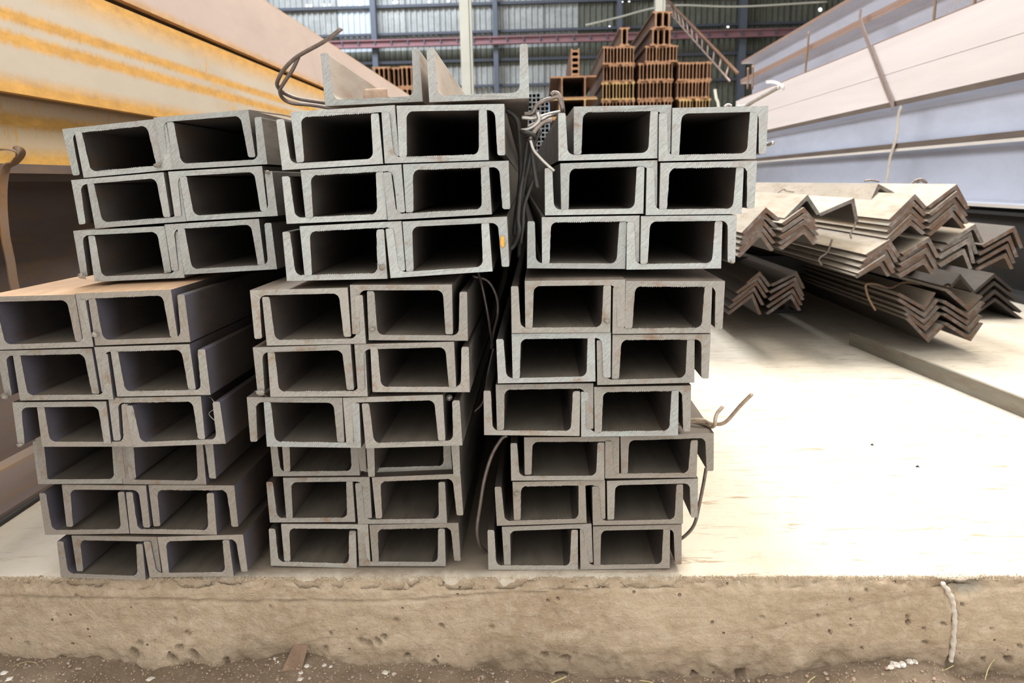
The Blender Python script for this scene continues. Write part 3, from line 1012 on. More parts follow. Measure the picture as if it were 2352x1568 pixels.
# spacers between lower and upper bundles
for nm, lo, hi in (('left', tLL, UL), ('middle', tLM, UM), ('right', tLR, UR)):
    up = 'upper ' + nm
    lo_z = max(max(a.z, b.z) for a, b in lo)
    us = [CH[(up, 2, 'U', i)][0].location for i in (0, 1)]
    hi_z = min(q.z for q in us) - .0012
    x0, x1 = us[0].x - .04, us[1].x + .04
    if hi_z - lo_z > .0015:
        for yy in (1.25, 3.4, 5.6):
            o = box('flat_spacer', (x0, yy, lo_z + .0002), (x1, yy + .04, hi_z), M['dark'])
            tag(o, 'dark flat spacer between the lower and upper %s bundles' % nm, 'spacer', 'spacers under the upper %s bundle' % nm)


def burr(key, at, side, size, m='cut_rusty'):
    """torn metal left by the saw; at: 'tip' of a flange or 'root' corner"""
    o, W, h = CH[key]
    sg = 1 if key[2] == 'U' else -1
    sx = 1 if side == 'R' else -1
    cx = sx * (W / 2 - .004)
    cz = sg * ((h - .001) if at == 'tip' else .012)
    n, k = 7, 5
    v, f = [], []
    for i in range(k):
        for j in range(n):
            a = 2 * math.pi * j / n
            r = size * math.sin(math.pi * (i + .6) / (k + .2)) * random.uniform(.6, 1.25)
            v.append((cx + r * math.cos(a) * .9, -.0035 + (i - k / 2) * size * .35 + random.uniform(-.0006, .0006), cz + r * math.sin(a) * .7))
    for i in range(k - 1):
        for j in range(n):
            f.append((i * n + j, i * n + (j + 1) % n, (i + 1) * n + (j + 1) % n, (i + 1) * n + j))
    f += [tuple(range(n))[::-1], tuple(range((k - 1) * n, k * n))]
    for q in range(3):
        b0 = len(v)
        dx, dz = random.uniform(-1, 1) * size * 1.6, sg * random.uniform(-.6, 1) * size
        v += [(cx, -.004, cz), (cx + .001, -.004, cz + .0008), (cx + dx, -.006, cz + dz)]
        f += [(b0, b0 + 1, b0 + 2), (b0 + 2, b0 + 1, b0)]
    mesh('burr', v, f, M[m], o)


for args in ((('upper left', 0, 'N', 0), 'tip', 'R', .0042), (('upper left', 2, 'N', 0), 'tip', 'L', .005), (('upper left', 1, 'U', 1), 'tip', 'R', .003),
             (('upper left', 2, 'N', 0), 'tip', 'R', .0028), (('lower left', 1, 'N', 0), 'tip', 'L', .0045), (('lower left', 2, 'N', 0), 'tip', 'L', .004),
             (('lower left', 0, 'U', 1), 'root', 'L', .0045), (('lower middle', 1, 'N', 0), 'tip', 'L', .0052), (('lower middle', 0, 'U', 1), 'root', 'L', .004),
             (('lower middle', 5, 'U', 0), 'tip', 'R', .003), (('upper middle', 2, 'U', 0), 'root', 'R', .0045), (('lower right', 0, 'U', 0), 'root', 'R', .004),
             (('upper right', 2, 'N', 1), 'tip', 'R', .003), (('lower right', 4, 'N', 0), 'root', 'L', .004)):
    burr(*args)

# flat strip lying in the fourth-layer channel, lower left
a, b = P(113, 1101, .812), P(236, 1024, 1.02)
tag(tube('flat_strip', [a, (a + b) / 2, b], .01, M['strap'], flat=(.0045, .0016, (1, 0, .4))), 'thin rusty strip lying slantwise inside a lower left channel', 'strip')

# stone on the left loose channel
c = P(862, 222, .84)
sv = []
for sx, sy, sz in ((-1, -1, 0), (1, -1, 0), (1, 1, 0), (-1, 1, 0), (-1, -1, 1), (1, -1, 1), (1, 1, 1), (-1, 1, 1)):
    sv.append((sx * .0130 * (1 if sz == 0 else .92) + .001 * sz, sy * .012, sz * .0125))
bmv = sv
o = mesh('clay_stone', bmv, [(0, 3, 2, 1), (4, 5, 6, 7), (0, 1, 5, 4), (1, 2, 6, 5), (2, 3, 7, 6), (3, 0, 4, 7)], M['stone'])
o.location = (c.x, .84, lerp_z(*LOOSE, c.x) + TW + .001)
o.rotation_euler = (0, -.05, .25)
bv = o.modifiers.new('bevel', 'BEVEL'); bv.width = .0022; bv.segments = 2
tag(o, 'small squarish brown stone resting in the left loose top channel', 'stone')

# ------------------------------------------------------------------ tie wires
def wire(lst, r, m, lab, group=None, sub=8):
    pts = [P(a, b, Y) for a, b, Y in lst]
    return tag(tube('tie_wire', pts, r, m, sub=sub), lab, 'wire', group)


wire([(784, 66, .80), (745, 95, .81), (683, 130, .83), (652, 160, .84), (637, 188, .85), (640, 202, .86), (655, 215, .87), (688, 227, .88), (745, 236, .89), (790, 243, .90)],
     .0022, M['wire'], 'brown wire loop rising from behind the left loose channel, long free end')
wire([(687, 128, .845), (672, 160, .85), (652, 190, .855), (643, 208, .86), (650, 226, .87), (672, 237, .875), (715, 241, .88), (765, 249, .885)],
     .0021, M['wire'], 'shorter inner branch of the wire loop beside the left loose channel')
# gap between the upper middle and right bundles
wire([(1162, 252, .80), (1180, 265, .80), (1190, 285, .80), (1194, 330, .80), (1196, 380, .805), (1194, 430, .80), (1188, 480, .80), (1183, 520, .80), (1182, 540, .80)], .0026, M['wire_dark'],
     'thick dark wire bending down beside the upper middle bundle')
wire([(1216, 310, .79), (1210, 345, .79), (1203, 400, .79), (1195, 440, .785), (1190, 500, .785), (1192, 530, .785), (1182, 560, .79), (1172, 572, .79)], .0026, M['wire_dark'],
     'dark wire strand running down the middle of the gap')
wire([(1222, 318, .78), (1224, 360, .78), (1228, 395, .78), (1234, 432, .78)], .0022, M['wire_dark'], 'short dark wire end hanging to the right in the gap')
wire([(1228, 408, .785), (1215, 440, .785), (1204, 475, .785), (1201, 520, .785), (1196, 560, .79)], .0018, M['wire_dark'], 'thin dark wire crossing low in the gap')
wire([(1240, 300, .785), (1226, 330, .785), (1216, 375, .785), (1205, 420, .79), (1197, 470, .79), (1196, 520, .80), (1193, 590, .81)], .0026, M['wire_dark'], 'dark wire running from the knot to the bottom of the gap')
wire([(1218, 322, .775), (1226, 345, .775), (1240, 362, .775), (1256, 378, .775), (1273, 393, .775)], .0016, M['wire_bright'], 'bright wire end reaching right over the second channel row')
wire([(1204, 262, .80), (1216, 262, .80), (1224, 258, .80), (1232, 243, .80), (1248, 232, .80), (1266, 226, .80), (1281, 222, .80), (1287, 232, .80), (1292, 250, .80), (1290, 262, .81)], .0022, M['wire'],
     'brown wire hook standing above the knot')
wire([(1266, 218, .80), (1272, 213, .80), (1282, 216, .80), (1290, 232, .80), (1294, 262, .805)], .0022, M['wire'], 'curled wire end beside the hook above the knot')
wire([(1198, 270, .79), (1222, 272, .79), (1240, 268, .79), (1262, 262, .80), (1285, 257, .82)], .0019, M['wire_bright'], 'bright straight wire along the top of the knot')
wire([(1234, 258, .785), (1238, 275, .785), (1228, 288, .785), (1213, 297, .785), (1196, 300, .785)], .002, M['wire_bright'], 'bright bent wire in the middle of the knot')
wire([(1268, 276, .79), (1250, 280, .79), (1236, 292, .785), (1226, 305, .78), (1218, 320, .78)], .0024, M['wire'], 'wire curving right out of the knot')
wire([(1197, 302, .78), (1208, 304, .775), (1222, 308, .775), (1228, 316, .78), (1220, 322, .785), (1210, 316, .785), (1214, 308, .78)], .0022, M['wire_dark'], 'dark twist at the centre of the knot')
wire([(1212, 290, .79), (1232, 280, .79), (1252, 270, .79), (1275, 262, .81)], .0013, M['wire_bright'], 'thin bright strand under the top of the knot')
# lower gap
wire([(1098, 625, .86), (1108, 660, .85), (1120, 720, .85), (1126, 760, .86), (1132, 795, .88)], .0014, M['wire'], 'thin wire hanging straight in the lower gap')
wire([(1085, 634, .86), (1120, 645, .86), (1140, 680, .86), (1143, 720, .86), (1134, 760, .87), (1128, 800, .88)], .0016, M['wire'], 'wire bowing right in the lower gap')
wire([(1133, 800, .88), (1120, 860, .88), (1110, 920, .88), (1090, 945, .88)], .0013, M['wire'], 'thin wire trailing down low in the gap')
# ties round the lower right bundle
wire([(1165, 1000, .835), (1152, 1008, .835), (1130, 1045, .835), (1113, 1100, .835), (1103, 1160, .835), (1096, 1210, .835), (1099, 1240, .84), (1108, 1260, .85), (1125, 1272, .86)], .0021, M['wire'],
     'rusty wire bowing out left of the lower right bundle')
wire([(1622, 1075, .85), (1616, 1110, .85), (1606, 1160, .85), (1598, 1195, .85), (1588, 1215, .855), (1570, 1233, .86), (1550, 1245, .87)], .0021, M['wire'],
     'rusty wire curving down right of the lower right bundle')
wire([(1560, 968, .84), (1590, 964, .835), (1618, 965, .83), (1632, 972, .825), (1645, 974, .82), (1660, 972, .815), (1674, 962, .81), (1700, 932, .80), (1727, 905, .79)], .0021, M['wire_tan'],
     'tan wire with long free end pointing up right over the bright floor')
wire([(1560, 973, .845), (1600, 971, .84), (1622, 974, .83), (1634, 980, .82), (1642, 975, .81), (1643, 962, .812), (1648, 948, .815), (1660, 934, .82)], .0021, M['wire_tan'],
     'short wire stub twisted round the long free end')
wire([(1690, 246, .84), (1712, 243, .84), (1740, 228, .83), (1765, 214, .82), (1789, 201, .81)], .002, M['wire_bright'], 'straight bright wire end above the right corner of the stack')
wire([(1664, 246, .86), (1672, 241, .86), (1680, 244, .86)], .0018, M['wire_bright'], 'tiny bright wire hump on the top right channel')
wire([(1757, 333, .83), (1768, 331, .825), (1776, 328, .82)], .0022, M['wire_bright'], 'stub of wire poking out right of the top right channel')
o = tube('rebar_stub', [P(1032, 913, .772), P(1033, 912, 1.2), P(1036, 908, 2.0)], .0036, M['wire_bright'])
tag(o, 'round bar end showing between two channels of the lower middle bundle', 'bar')
wire([(574, 253, 1.4), (620, 260, 1.3), (660, 266, 1.2), (700, 280, 1.1)], .0012, M['wire'], 'thin wire lying behind the upper left bundle')
wire([(470, 908, .775), (486, 915, .772), (495, 935, .77), (480, 950, .765), (496, 968, .762)], .0005, M['wire_bright'], 'fine curl of swarf on the right of the lower left bundle')
wire([(118, 1008, .79), (124, 1016, .79), (132, 1018, .79), (138, 1014, .795)], .0005, M['grass'], 'tiny dry straw inside the third lower left layer')

# ------------------------------------------------------------------ angle bars (crop frame of 1600,380 at 3.128)
def K(x, y): return (1600 + x / 3.128, 380 + y / 3.128)


def angle(tipL, apex, tipR, Y, lab, group, th=.0084, cut='angle_end', L=4.6, top='angle'):
    A, B, D = [P(*K(*q), Y) for q in (tipL, apex, tipR)]
    a, b, d = Vector((A.x, A.z)), Vector((B.x, B.z)), Vector((D.x, D.z))
    up = 1 if b.y > (a.y + d.y) / 2 else -1
    e1, e2 = (a - b).normalized(), (d - b).normalized()
    n1 = Vector((-e1.y, e1.x)); n2 = Vector((e2.y, -e2.x))
    if n1.dot(e2) < 0: n1 = -n1
    if n2.dot(e1) < 0: n2 = -n2
    si = max(.35, abs(e1.x * e2.y - e1.y * e2.x))
    inner = b + (e1 + e2) * (th / si)
    pr = [b, a, a + n1 * th * .7 - e1 * .001, a + n1 * th - e1 * .003, inner + e1 * .004, inner + (e1 + e2) * .001, inner + e2 * .004, d + n2 * th - e2 * .003, d + n2 * th * .7 - e2 * .001, d]
    c = b
    pr = [(q.x - c.x, q.y - c.y) for q in pr]
    ar = sum(pr[i][0] * pr[(i + 1) % 10][1] - pr[(i + 1) % 10][0] * pr[i][1] for i in range(10))
    out_f = {0, 9}
    if ar < 0:
        pr = pr[::-1]
        out_f = {8, 9}
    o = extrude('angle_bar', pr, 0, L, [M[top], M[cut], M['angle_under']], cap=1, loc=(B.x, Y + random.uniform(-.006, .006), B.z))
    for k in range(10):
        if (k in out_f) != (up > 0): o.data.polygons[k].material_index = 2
    tag(o, lab, 'angle bar', group)
    return o


OR6 = ['topmost', 'second', 'third', 'fourth', 'fifth', 'sixth']


def nest(rows, Y, where, group, **k):
    for i, (a, b, c) in enumerate(rows):
        lab = '%s angle bar of the %s' % (OR6[i], where)
        if i == len(rows) - 1: lab = 'lowest angle bar of the %s' % where
        angle(a, b, c, Y, lab, group, **k)


gA = 'angle bars in the upper left nests'
nest([((320, 482), (495, 300), (600, 385)), ((318, 520), (490, 344), (588, 440)), ((308, 560), (484, 388), (578, 500)), ((300, 605), (476, 430), (570, 555)), ((292, 650), (468, 470), (560, 608))],
     1.83, 'left nest nearest the channels', gA)
nest([((612, 415), (775, 300), (866, 410)), ((600, 465), (775, 345), (874, 455)), ((592, 515), (775, 388), (878, 495)), ((590, 555), (776, 425), (874, 530)), ((596, 592), (776, 452), (862, 560))],
     1.84, 'rusty orange-edged nest', gA)
angle((625, 378), (792, 208), (882, 345), 1.86, 'clean pale angle bar lying on top of the two left nests', gA, cut='angle_grey')
angle((880, 345), (1138, 233), (1170, 402), 1.88, 'tilted pale angle bar bridging left and right nests', gA, cut='angle_grey')
angle((1185, 382), (1298, 130), (1415, 192), 2.0, 'steep pale angle bar standing behind the tilted one', gA, cut='angle_grey')
gB = 'angle bars in the upper right nests'
nest([((1385, 388), (1572, 203), (1660, 300)), ((1378, 432), (1562, 252), (1656, 350)), ((1372, 478), (1552, 300), (1652, 400)), ((1362, 522), (1545, 348), (1648, 445)), ((1340, 565), (1535, 392), (1640, 482))],
     1.80, 'upper right nest, left of its pair', gB)
nest([((1660, 292), (1872, 133), (1950, 275)), ((1662, 345), (1866, 182), (1955, 305)), ((1662, 400), (1862, 232), (1958, 358)), ((1664, 450), (1858, 280), (1957, 410)), ((1668, 495), (1850, 330), (1945, 445))],
     1.82, 'upper right nest, right of its pair', gB)
gC = 'angle bars in the dark middle nests'
nest([((1215, 640), (1392, 530), (1468, 650)), ((1190, 688), (1378, 560), (1450, 690)), ((1172, 730), (1366, 598), (1435, 735)), ((1150, 772), (1350, 640), (1420, 765)), ((1140, 795), (1335, 682), (1400, 790))],
     1.79, 'middle nest with long lit edges', gC, cut='angle_end')
nest([((1470, 632), (1665, 512), (1740, 655)), ((1462, 672), (1655, 552), (1735, 700)), ((1455, 712), (1650, 592), (1728, 735)), ((1448, 750), (1645, 634), (1722, 768)), ((1445, 790), (1636, 672), (1705, 770))],
     1.80, 'middle nest under the right pair', gC, cut='angle_end')
nest([((1790, 552), (1998, 418), (2062, 552)), ((1745, 600), (1975, 475), (2025, 632)), ((1730, 655), (1955, 520), (1995, 700)), ((1730, 712), (1918, 598), (1972, 738))],
     1.84, 'greyish nest at the right', gC, cut='angle_grey')
nest([((2042, 570), (2280, 436), (2340, 590)), ((2025, 630), (2260, 500), (2318, 655)), ((2015, 690), (2245, 560), (2300, 700)), ((2008, 740), (2232, 628), (2285, 740))],
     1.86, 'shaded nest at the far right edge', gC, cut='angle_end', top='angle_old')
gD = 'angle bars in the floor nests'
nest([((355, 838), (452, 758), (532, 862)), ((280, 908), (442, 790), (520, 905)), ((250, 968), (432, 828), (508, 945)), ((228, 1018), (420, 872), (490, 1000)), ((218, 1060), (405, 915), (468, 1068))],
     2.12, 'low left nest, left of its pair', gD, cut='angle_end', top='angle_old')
nest([((535, 855), (725, 762), (784, 882)), ((520, 905), (714, 800), (776, 935)), ((510, 955), (702, 832), (770, 960)), ((502, 1010), (697, 882), (765, 1000)), ((500, 1062), (690, 925), (756, 1040))],
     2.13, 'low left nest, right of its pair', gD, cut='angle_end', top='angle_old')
# right nests on the floor lie trough side up
nest([((1432, 930), (1632, 1040), (1712, 912)), ((1436, 968), (1636, 1092), (1740, 968)), ((1480, 1030), (1640, 1142), (1752, 1018)), ((1492, 1072), (1646, 1192), (1762, 1066)), ((1500, 1105), (1660, 1272), (1775, 1150))],
     1.90, 'trough-up nest on the floor, left of its pair', gD)
nest([((1790, 905), (1952, 1045), (2060, 942)), ((1762, 985), (1948, 1100), (2066, 985)), ((1768, 1030), (1952, 1150), (2058, 1030)), ((1775, 1080), (1958, 1200), (2056, 1082)), ((1782, 1145), (1968, 1262), (2058, 1132))],
     1.91, 'trough-up nest on the floor, right of its pair', gD)
nest([((1800, 900), (1900, 778), (2000, 900)), ((1960, 930), (2140, 775), (2290, 900)), ((1960, 985), (2140, 830), (2310, 960)), ((1960, 1040), (2140, 890), (2330, 1045)), ((1960, 1085), (2145, 950), (2350, 1105))],
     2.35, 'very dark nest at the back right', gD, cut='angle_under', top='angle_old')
# bearers that carry the upper nests
for i, yy in enumerate((2.6, 4.6)):
    c0, c1 = P(1640, 600, yy), P(2330, 700, yy)
    x0 = P(*K(500, 640), 1.83).x
    o = box('steel_bearer', (.30, yy, .12), (1.5, yy + .06, .178), M['dark'])
    tag(o, 'dark bearer across the floor nests carrying the upper angle bars', 'bearer', 'bearers under the angle bars')
for xx, wd, hh, y0, lb in ((.80, .10, .10, 2.5, 'dark bar lying in the deep shade between the two floor nests'),):
    o = extrude('dark_beam', i_prof(wd, hh, .012, .012), y0, 6.2, [M['dark'], M['dark']], cap=1, loc=(xx, 0, .001))  # added so the gap between the nests reads as deep shade
    tag(o, lb, 'beam')
# wires tied on the angle piles
wire([(*K(450, 262), 2.2), (*K(520, 250), 2.2), (*K(570, 205), 2.2), (*K(625, 170), 2.2), (*K(640, 180), 2.2), (*K(700, 190), 2.2)], .002, M['wire'], 'brown wire tied over the white angle tops at the left')
wire([(*K(1480, 190), 2.1), (*K(1540, 135), 2.1), (*K(1580, 105), 2.1), (*K(1620, 100), 2.1), (*K(1655, 125), 2.1)], .003, M['wire'], 'twisted wire knot on top of the right angle bars')
wire([(*K(1560, 108), 2.1), (*K(1590, 118), 2.1), (*K(1610, 105), 2.1), (*K(1640, 122), 2.1)], .003, M['wire'], 'second strand of the knot on top of the angle bars')
wire([(*K(1205, 112), 2.3), (*K(1250, 105), 2.3), (*K(1310, 115), 2.3)], .0028, M['wire'], 'short wire on the white angle top near the strap')
wire([(*K(1142, 405), 1.84), (*K(1130, 450), 1.84), (*K(1105, 490), 1.84), (*K(1112, 525), 1.84)], .0022, M['wire'], 'wire hanging beside the lit edges of the upper right nest')
wire([(*K(975, 530), 1.95), (*K(940, 620), 1.95), (*K(880, 670), 1.95), (*K(900, 715), 1.95)], .0026, M['wire'], 'wire around the long dark middle nest')
wire([(*K(1285, 1040), 1.93), (*K(1240, 960), 1.93), (*K(1215, 880), 1.93), (*K(1225, 850), 1.93), (*K(1290, 852), 1.96), (*K(1390, 880), 1.99), (*K(1480, 842), 2.02), (*K(1580, 850), 2.05), (*K(1700, 900), 2.05), (*K(1800, 855), 2.03), (*K(1830, 870), 2.0)],
     .003, M['strap'], 'brown wire tied round the trough-up nests on the floor')

# flat bar on the floor at the right
a, b = PZ(1950, 792), PZ(2352, 960)
d = (b - a).normalized()
b = a + d * 1.6
n = Vector((-d.y, d.x, 0)) * .008
hgt = Vector((0, 0, .034))
vs = [a, b, b + n, a + n, a + hgt, b + hgt, b + n + hgt, a + n + hgt]
vs = [(q.x, q.y, q.z + .0005) for q in vs]
o = mesh('flat_bar', vs, [(0, 3, 2, 1), (4, 5, 6, 7), (0, 1, 5, 4), (1, 2, 6, 5), (2, 3, 7, 6), (3, 0, 4, 7)], M['bar_grey'])
tag(o, 'grey flat bar standing on edge across the bright floor at the right', 'bar')
# thin dark bar on the floor, far left
a, b = PZ(-40, 1234), PZ(92, 1146)
o = tube('floor_bar', [a + Vector((0, 0, .004)), (a + b) / 2 + Vector((0, 0, .004)), b + Vector((0, 0, .004))], .004, M['dark'])
tag(o, 'thin dark bar along the foot of the left beams', 'bar')
for px, py in ((2003, 1022), (2107, 1072)):
    c = PZ(px, py)
    o = mesh('steel_chip', [(-.003, -.002, 0), (.003, -.002, 0), (.002, .003, 0), (-.002, .002, 0), (0, 0, .003)], [(0, 3, 2, 1), (0, 1, 4), (1, 2, 4), (2, 3, 4), (3, 0, 4)], M['dark'], loc=(c.x, c.y, .0003))
    tag(o, 'tiny dark steel chip lying on the bright floor', 'chip', 'chips on the floor')

# ------------------------------------------------------------------ far piles of I-beams (crop frame of 1200,0 at 4.523)
def KL(x, y): return (1200 + x / 4.523, y / 4.523)


def far_bundle(x0, x1, y0, y1, n, Y, lab, grp, mats=None, L=5.0, z_on=None):
    L = 2.4
    a, b = P(*KL(x0, y0), Y), P(*KL(x1, y1), Y)
    zt, zb = a.z, b.z
    if z_on is not None: zb = z_on
    h = zt - zb
    wtot = b.x - a.x
    pitch = wtot / n
    src = None
    for i in range(n):
        x = a.x + pitch * (i + .5)
        if src is None:
            pf = i_prof(pitch * .985, h, h * .085, pitch * .22)
            src = extrude('small_i_beam', pf, 0, L, mats or [M['rust_far'], M['rust_far_end']], cap=1)
            o = src
        else:
            o = src.copy(); C.objects.link(o)
        o.location = (x, Y + random.uniform(-.03, .03), zb)
        tag(o, lab, 'beam', grp)
    return zt


YP = 9.0
fb = lambda *a, **k: far_bundle(*a, **k)
yel = [M['rust_far'], M['yellow']]
# left column, from the floor up
def column_pile(x, rows, where):
    z = .0005
    for i, (x0, x1, y0, y1, n, mats, Y, lab) in enumerate(rows):
        z = far_bundle(x0, x1, y0, y1, n, Y, lab, lab.replace('slim ', '') , mats, z_on=z) + .0005


column_pile(0, [(825, 1170, 1440, 2400, 10, None, YP, 'rusty I-beam in the hidden foot of the left column of the far pile'),
                (820, 1168, 1250, 1430, 10, None, YP, 'rusty I-beam in the low hidden row of the left column of the far pile'),
                (820, 1168, 1045, 1235, 10, None, YP, 'rusty I-beam in the row just below the yellow-edged ones, far pile'),
                (820, 1166, 858, 1040, 10, yel, YP, 'I-beam with yellow-painted end in the far pile'),
                (828, 1166, 675, 850, 10, None, YP, 'rusty I-beam in the row above the yellow-edged ones, far pile'),
                (830, 1172, 485, 665, 10, None, YP, 'rusty I-beam in the top full row of the left column, far pile'),
                (1008, 1112, 288, 475, 2, None, YP, 'slim I-beam of the small pair on the left column of the far pile')], 'left')
column_pile(0, [(1200, 1565, 1440, 2400, 10, None, YP + .05, 'rusty I-beam in the hidden foot of the middle column of the far pile'),
                (1195, 1565, 1250, 1430, 10, None, YP + .05, 'rusty I-beam in the low hidden row of the middle column, far pile'),
                (1195, 1565, 1040, 1235, 10, None, YP + .05, 'rusty I-beam in the partly hidden row of the middle column, far pile'),
                (1192, 1562, 845, 1030, 10, None, YP + .05, 'rusty I-beam third row down from the stepped ends, middle column'),
                (1203, 1572, 655, 840, 10, None, YP + .05, 'rusty I-beam below the widest stepped row of the middle column'),
                (1270, 1615, 480, 650, 10, None, YP + .05, 'dark rusty I-beam in the stepped row of the middle column'),
                (1325, 1560, 295, 472, 4, None, YP + .05, 'I-beam of the second highest group, four wide, far pile'),
                (1352, 1560, 122, 290, 3, None, YP + .05, 'I-beam of the very highest group, three wide, far pile')], 'middle')
column_pile(0, [(1620, 1960, 1420, 2400, 10, None, YP + .02, 'rusty I-beam in the hidden foot of the right column of the far pile'),
                (1620, 1955, 1230, 1410, 10, None, YP + .02, 'rusty I-beam in the low hidden row of the right column, far pile'),
                (1620, 1955, 1030, 1220, 10, yel, YP + .02, 'pale-ended I-beam in the lowest seen row of the right column, far pile'),
                (1600, 1955, 842, 1022, 10, None, YP + .02, 'rusty I-beam in the second row of the right column, far pile'),
                (1612, 1972, 648, 832, 10, None, YP + .02, 'rusty I-beam in the top row of the right column, far pile')], 'right')
# two broad H-beams side by side, on a second pair
zq = .0005
for (x0, x1, y0, y1, n, mats, lab) in ((260, 770, 1230, 2300, 2, None, 'broad rusty beam hidden at the foot of the near orange pair'),
                                       (255, 780, 1030, 1225, 2, yel, 'broad rusty beam with yellow edge under the near orange pair'),
                                       (290, 770, 795, 1025, 2, None, 'broad orange H-beam in the pair left of the far pile')):
    a, b = P(*KL(x0, y0), 8.2), P(*KL(x1, y1), 8.2)
    for i in range(n):
        ww = (b.x - a.x) / n
        h = a.z - zq
        o = extrude('broad_h_beam', i_prof(ww * .99, h, h * .07 if h < .5 else .02, ww * .05), 0, 2.6, mats or [M['rust_far'], M['rust_far_end']], cap=1,
                    loc=(a.x + ww * (i + .5), 8.2, zq))
        tag(o, lab, 'beam', lab)
    zq = a.z + .0005
# narrow beams lying on their sides on top of them
a, b = P(*KL(505, 500), 8.3), P(*KL(592, 775), 8.3)
n = 5
hh = (a.z - zq) / n
for i in range(n):
    o = extrude('small_i_beam', h_side(b.x - a.x, hh * .97, .012, .02), 0, 1.6, [M['rust_far'], M['rust_far_end']], cap=1, loc=((a.x + b.x) / 2, 8.3, zq + hh * i))
    tag(o, 'small rusty beam lying sideways in the thin tower left of the far pile', 'beam', 'sideways beams in the thin tower')


# pile behind the left beams (crop frame of 600,40 at 3.675)
def KB(x, y): return (600 + x / 3.675, 40 + y / 3.675)


z = .0005
for (x0, x1, y0, y1, n, lab) in ((930, 1300, 780, 1500, 9, 'rusty beam at the hidden foot of the small pile behind the left beams'),
                                 (930, 1300, 600, 775, 9, 'rusty beam in the lower seen row behind the left beams'),
                                 (935, 1292, 418, 598, 9, 'rusty beam in the upper row behind the left beams')):
    a, b = P(*KB(x0, y0), 9.5), P(*KB(x1, y1), 9.5)
    zt = far = None
    h = a.z - z
    pitch = (b.x - a.x) / n
    src = None
    for i in range(n):
        if src is None:
            src = extrude('small_i_beam', i_prof(pitch * .98, h, min(.02, h * .08), pitch * .2), 0, 4, [M['rust_far'], M['rust_far_end']], cap=1)
            o = src
        else:
            o = src.copy(); C.objects.link(o)
        o.location = (a.x + pitch * (i + .5), 9.5 + (.06 if i in (4, 5) else 0), z)
        tag(o, lab, 'beam', lab)
    z = a.z + .0005

# grey square tubes seen through the gap
cols, rws = 5, 9
a, b = P(1212, 215, 5.6), P(1262, 330, 5.6)
side = (b.x - a.x) / cols
zt = a.z
ztop = zt
nr = int(zt / side)
s2 = zt / nr
src = None
for r in range(nr):
    for c_ in range(cols):
        if r == nr - 1 and c_ > 2: continue
        if src is None:
            o_, i_, t_ = side * .49, side * .40, 3.0
            vv = []
            for yy in (0, t_):
                for q in (o_, i_):
                    vv += [(-q, yy, -q), (q, yy, -q), (q, yy, q), (-q, yy, q)]
            ff = []
            for k in range(4):
                k2 = (k + 1) % 4
                ff += [(k, k2, 8 + k2, 8 + k), (4 + k2, 4 + k, 12 + k, 12 + k2), (k2, k, 4 + k, 4 + k2), (8 + k, 8 + k2, 12 + k2, 12 + k)]
            src = mesh('square_tube', vv, ff, M['tube_grey'])
            o = src
        else:
            o = src.copy(); C.objects.link(o)
        o.location = (a.x + side * (c_ + .5), 5.6 + random.uniform(-.02, .02), s2 * (r + .5) + .001)
        o.scale = (1, 1, s2 / side * .99)
        tag(o, 'grey square steel tube in the pile seen through the wire gap', 'tube', 'grey square tubes in the far pile')
c0, c1 = P(1238, 238, 7.0), P(1262, 262, 7.0)
o = box('blue_crate', (c0.x, 7.0, .001), (c1.x, 7.3, c0.z), M['blue'])
tag(o, 'blue painted crate behind the wire knot', 'crate')

# lattice boom leaning behind the right stack
boom = empty('lattice_boom', (0, 0, 0))
tag(boom, 'rusty lattice boom slanting down to the far end of the right beams', 'boom')
pA, pB = P(1522, -12, 14), P(1694, 168, 8.6)
qA, qB = P(1555, 60, 14.2), P(1682, 190, 8.9)
tube('chord', [pA, (pA + pB) / 2, pB], .02, M['rust_far'], boom, seg=6)
qa = pA + (qA - pA); 
pC = P(1530, 20, 14.1)
pD = P(1676, 186, 8.7)
tube('chord', [pC, (pC + pD) / 2, pD], .012, M['strap_grey'], boom, seg=6)
for k in range(14):
    t0, t1 = k / 14, (k + 1) / 14
    tube('rung', [pA.lerp(pB, t0), pA.lerp(pB, t0).lerp(pC.lerp(pD, t0 + .03), .5), pC.lerp(pD, t0 + .03)], .012, M['strap_grey'], boom, seg=5, sub=1)
boom2 = empty('lattice_boom', (0, 0, 0))
tag(boom2, 'pale lattice piece at the top right above the beams', 'boom')
for (x0, y0, x1, y1) in ((1895, 54, 1965, -6), (1915, 50, 1985, -10)):
    p, q = P(x0, y0, 13), P(x1, y1, 13)
    tube('chord', [p, (p + q) / 2, q], .02, M['post'], boom2, seg=5)
for k in range(5):
    p = P(1895 + 14 * k, 54 - 12 * k, 13); q = P(1922 + 14 * k, 44 - 12 * k, 13)
    tube('rung', [p, (p + q) / 2, q], .012, M['post'], boom2, seg=4, sub=1)
p = [P(x, y, 16) for x, y in ((1345, 58), (1420, 40), (1495, 20), (1560, 12), (1700, 15), (1900, 4))]
tag(tube('slack_cable', p, .018, M['post'], seg=5), 'thin pale cable strung across the hall before the right wall', 'cable')
p = [P(x, y, 8.9) for x, y in ((1690, 505), (1652, 330), (1650, 245), (1645, 225), (1642, 205))]
tag(tube('steel_strap', p, .01, M['post'], flat=(.03, .004, (1, 0, 0))), 'pale upright strap end left of the right beam ends', 'strap')
p = [PX(x, y, XR_ - .004) for x, y in ((1760, 188), (1775, 188), (1790, 193), (1800, 200))]
tag(tube('steel_strap', p, .01, M['white'], flat=(.02, .003, (0, 1, 0))), 'white strap end above the wire at the right corner', 'strap')

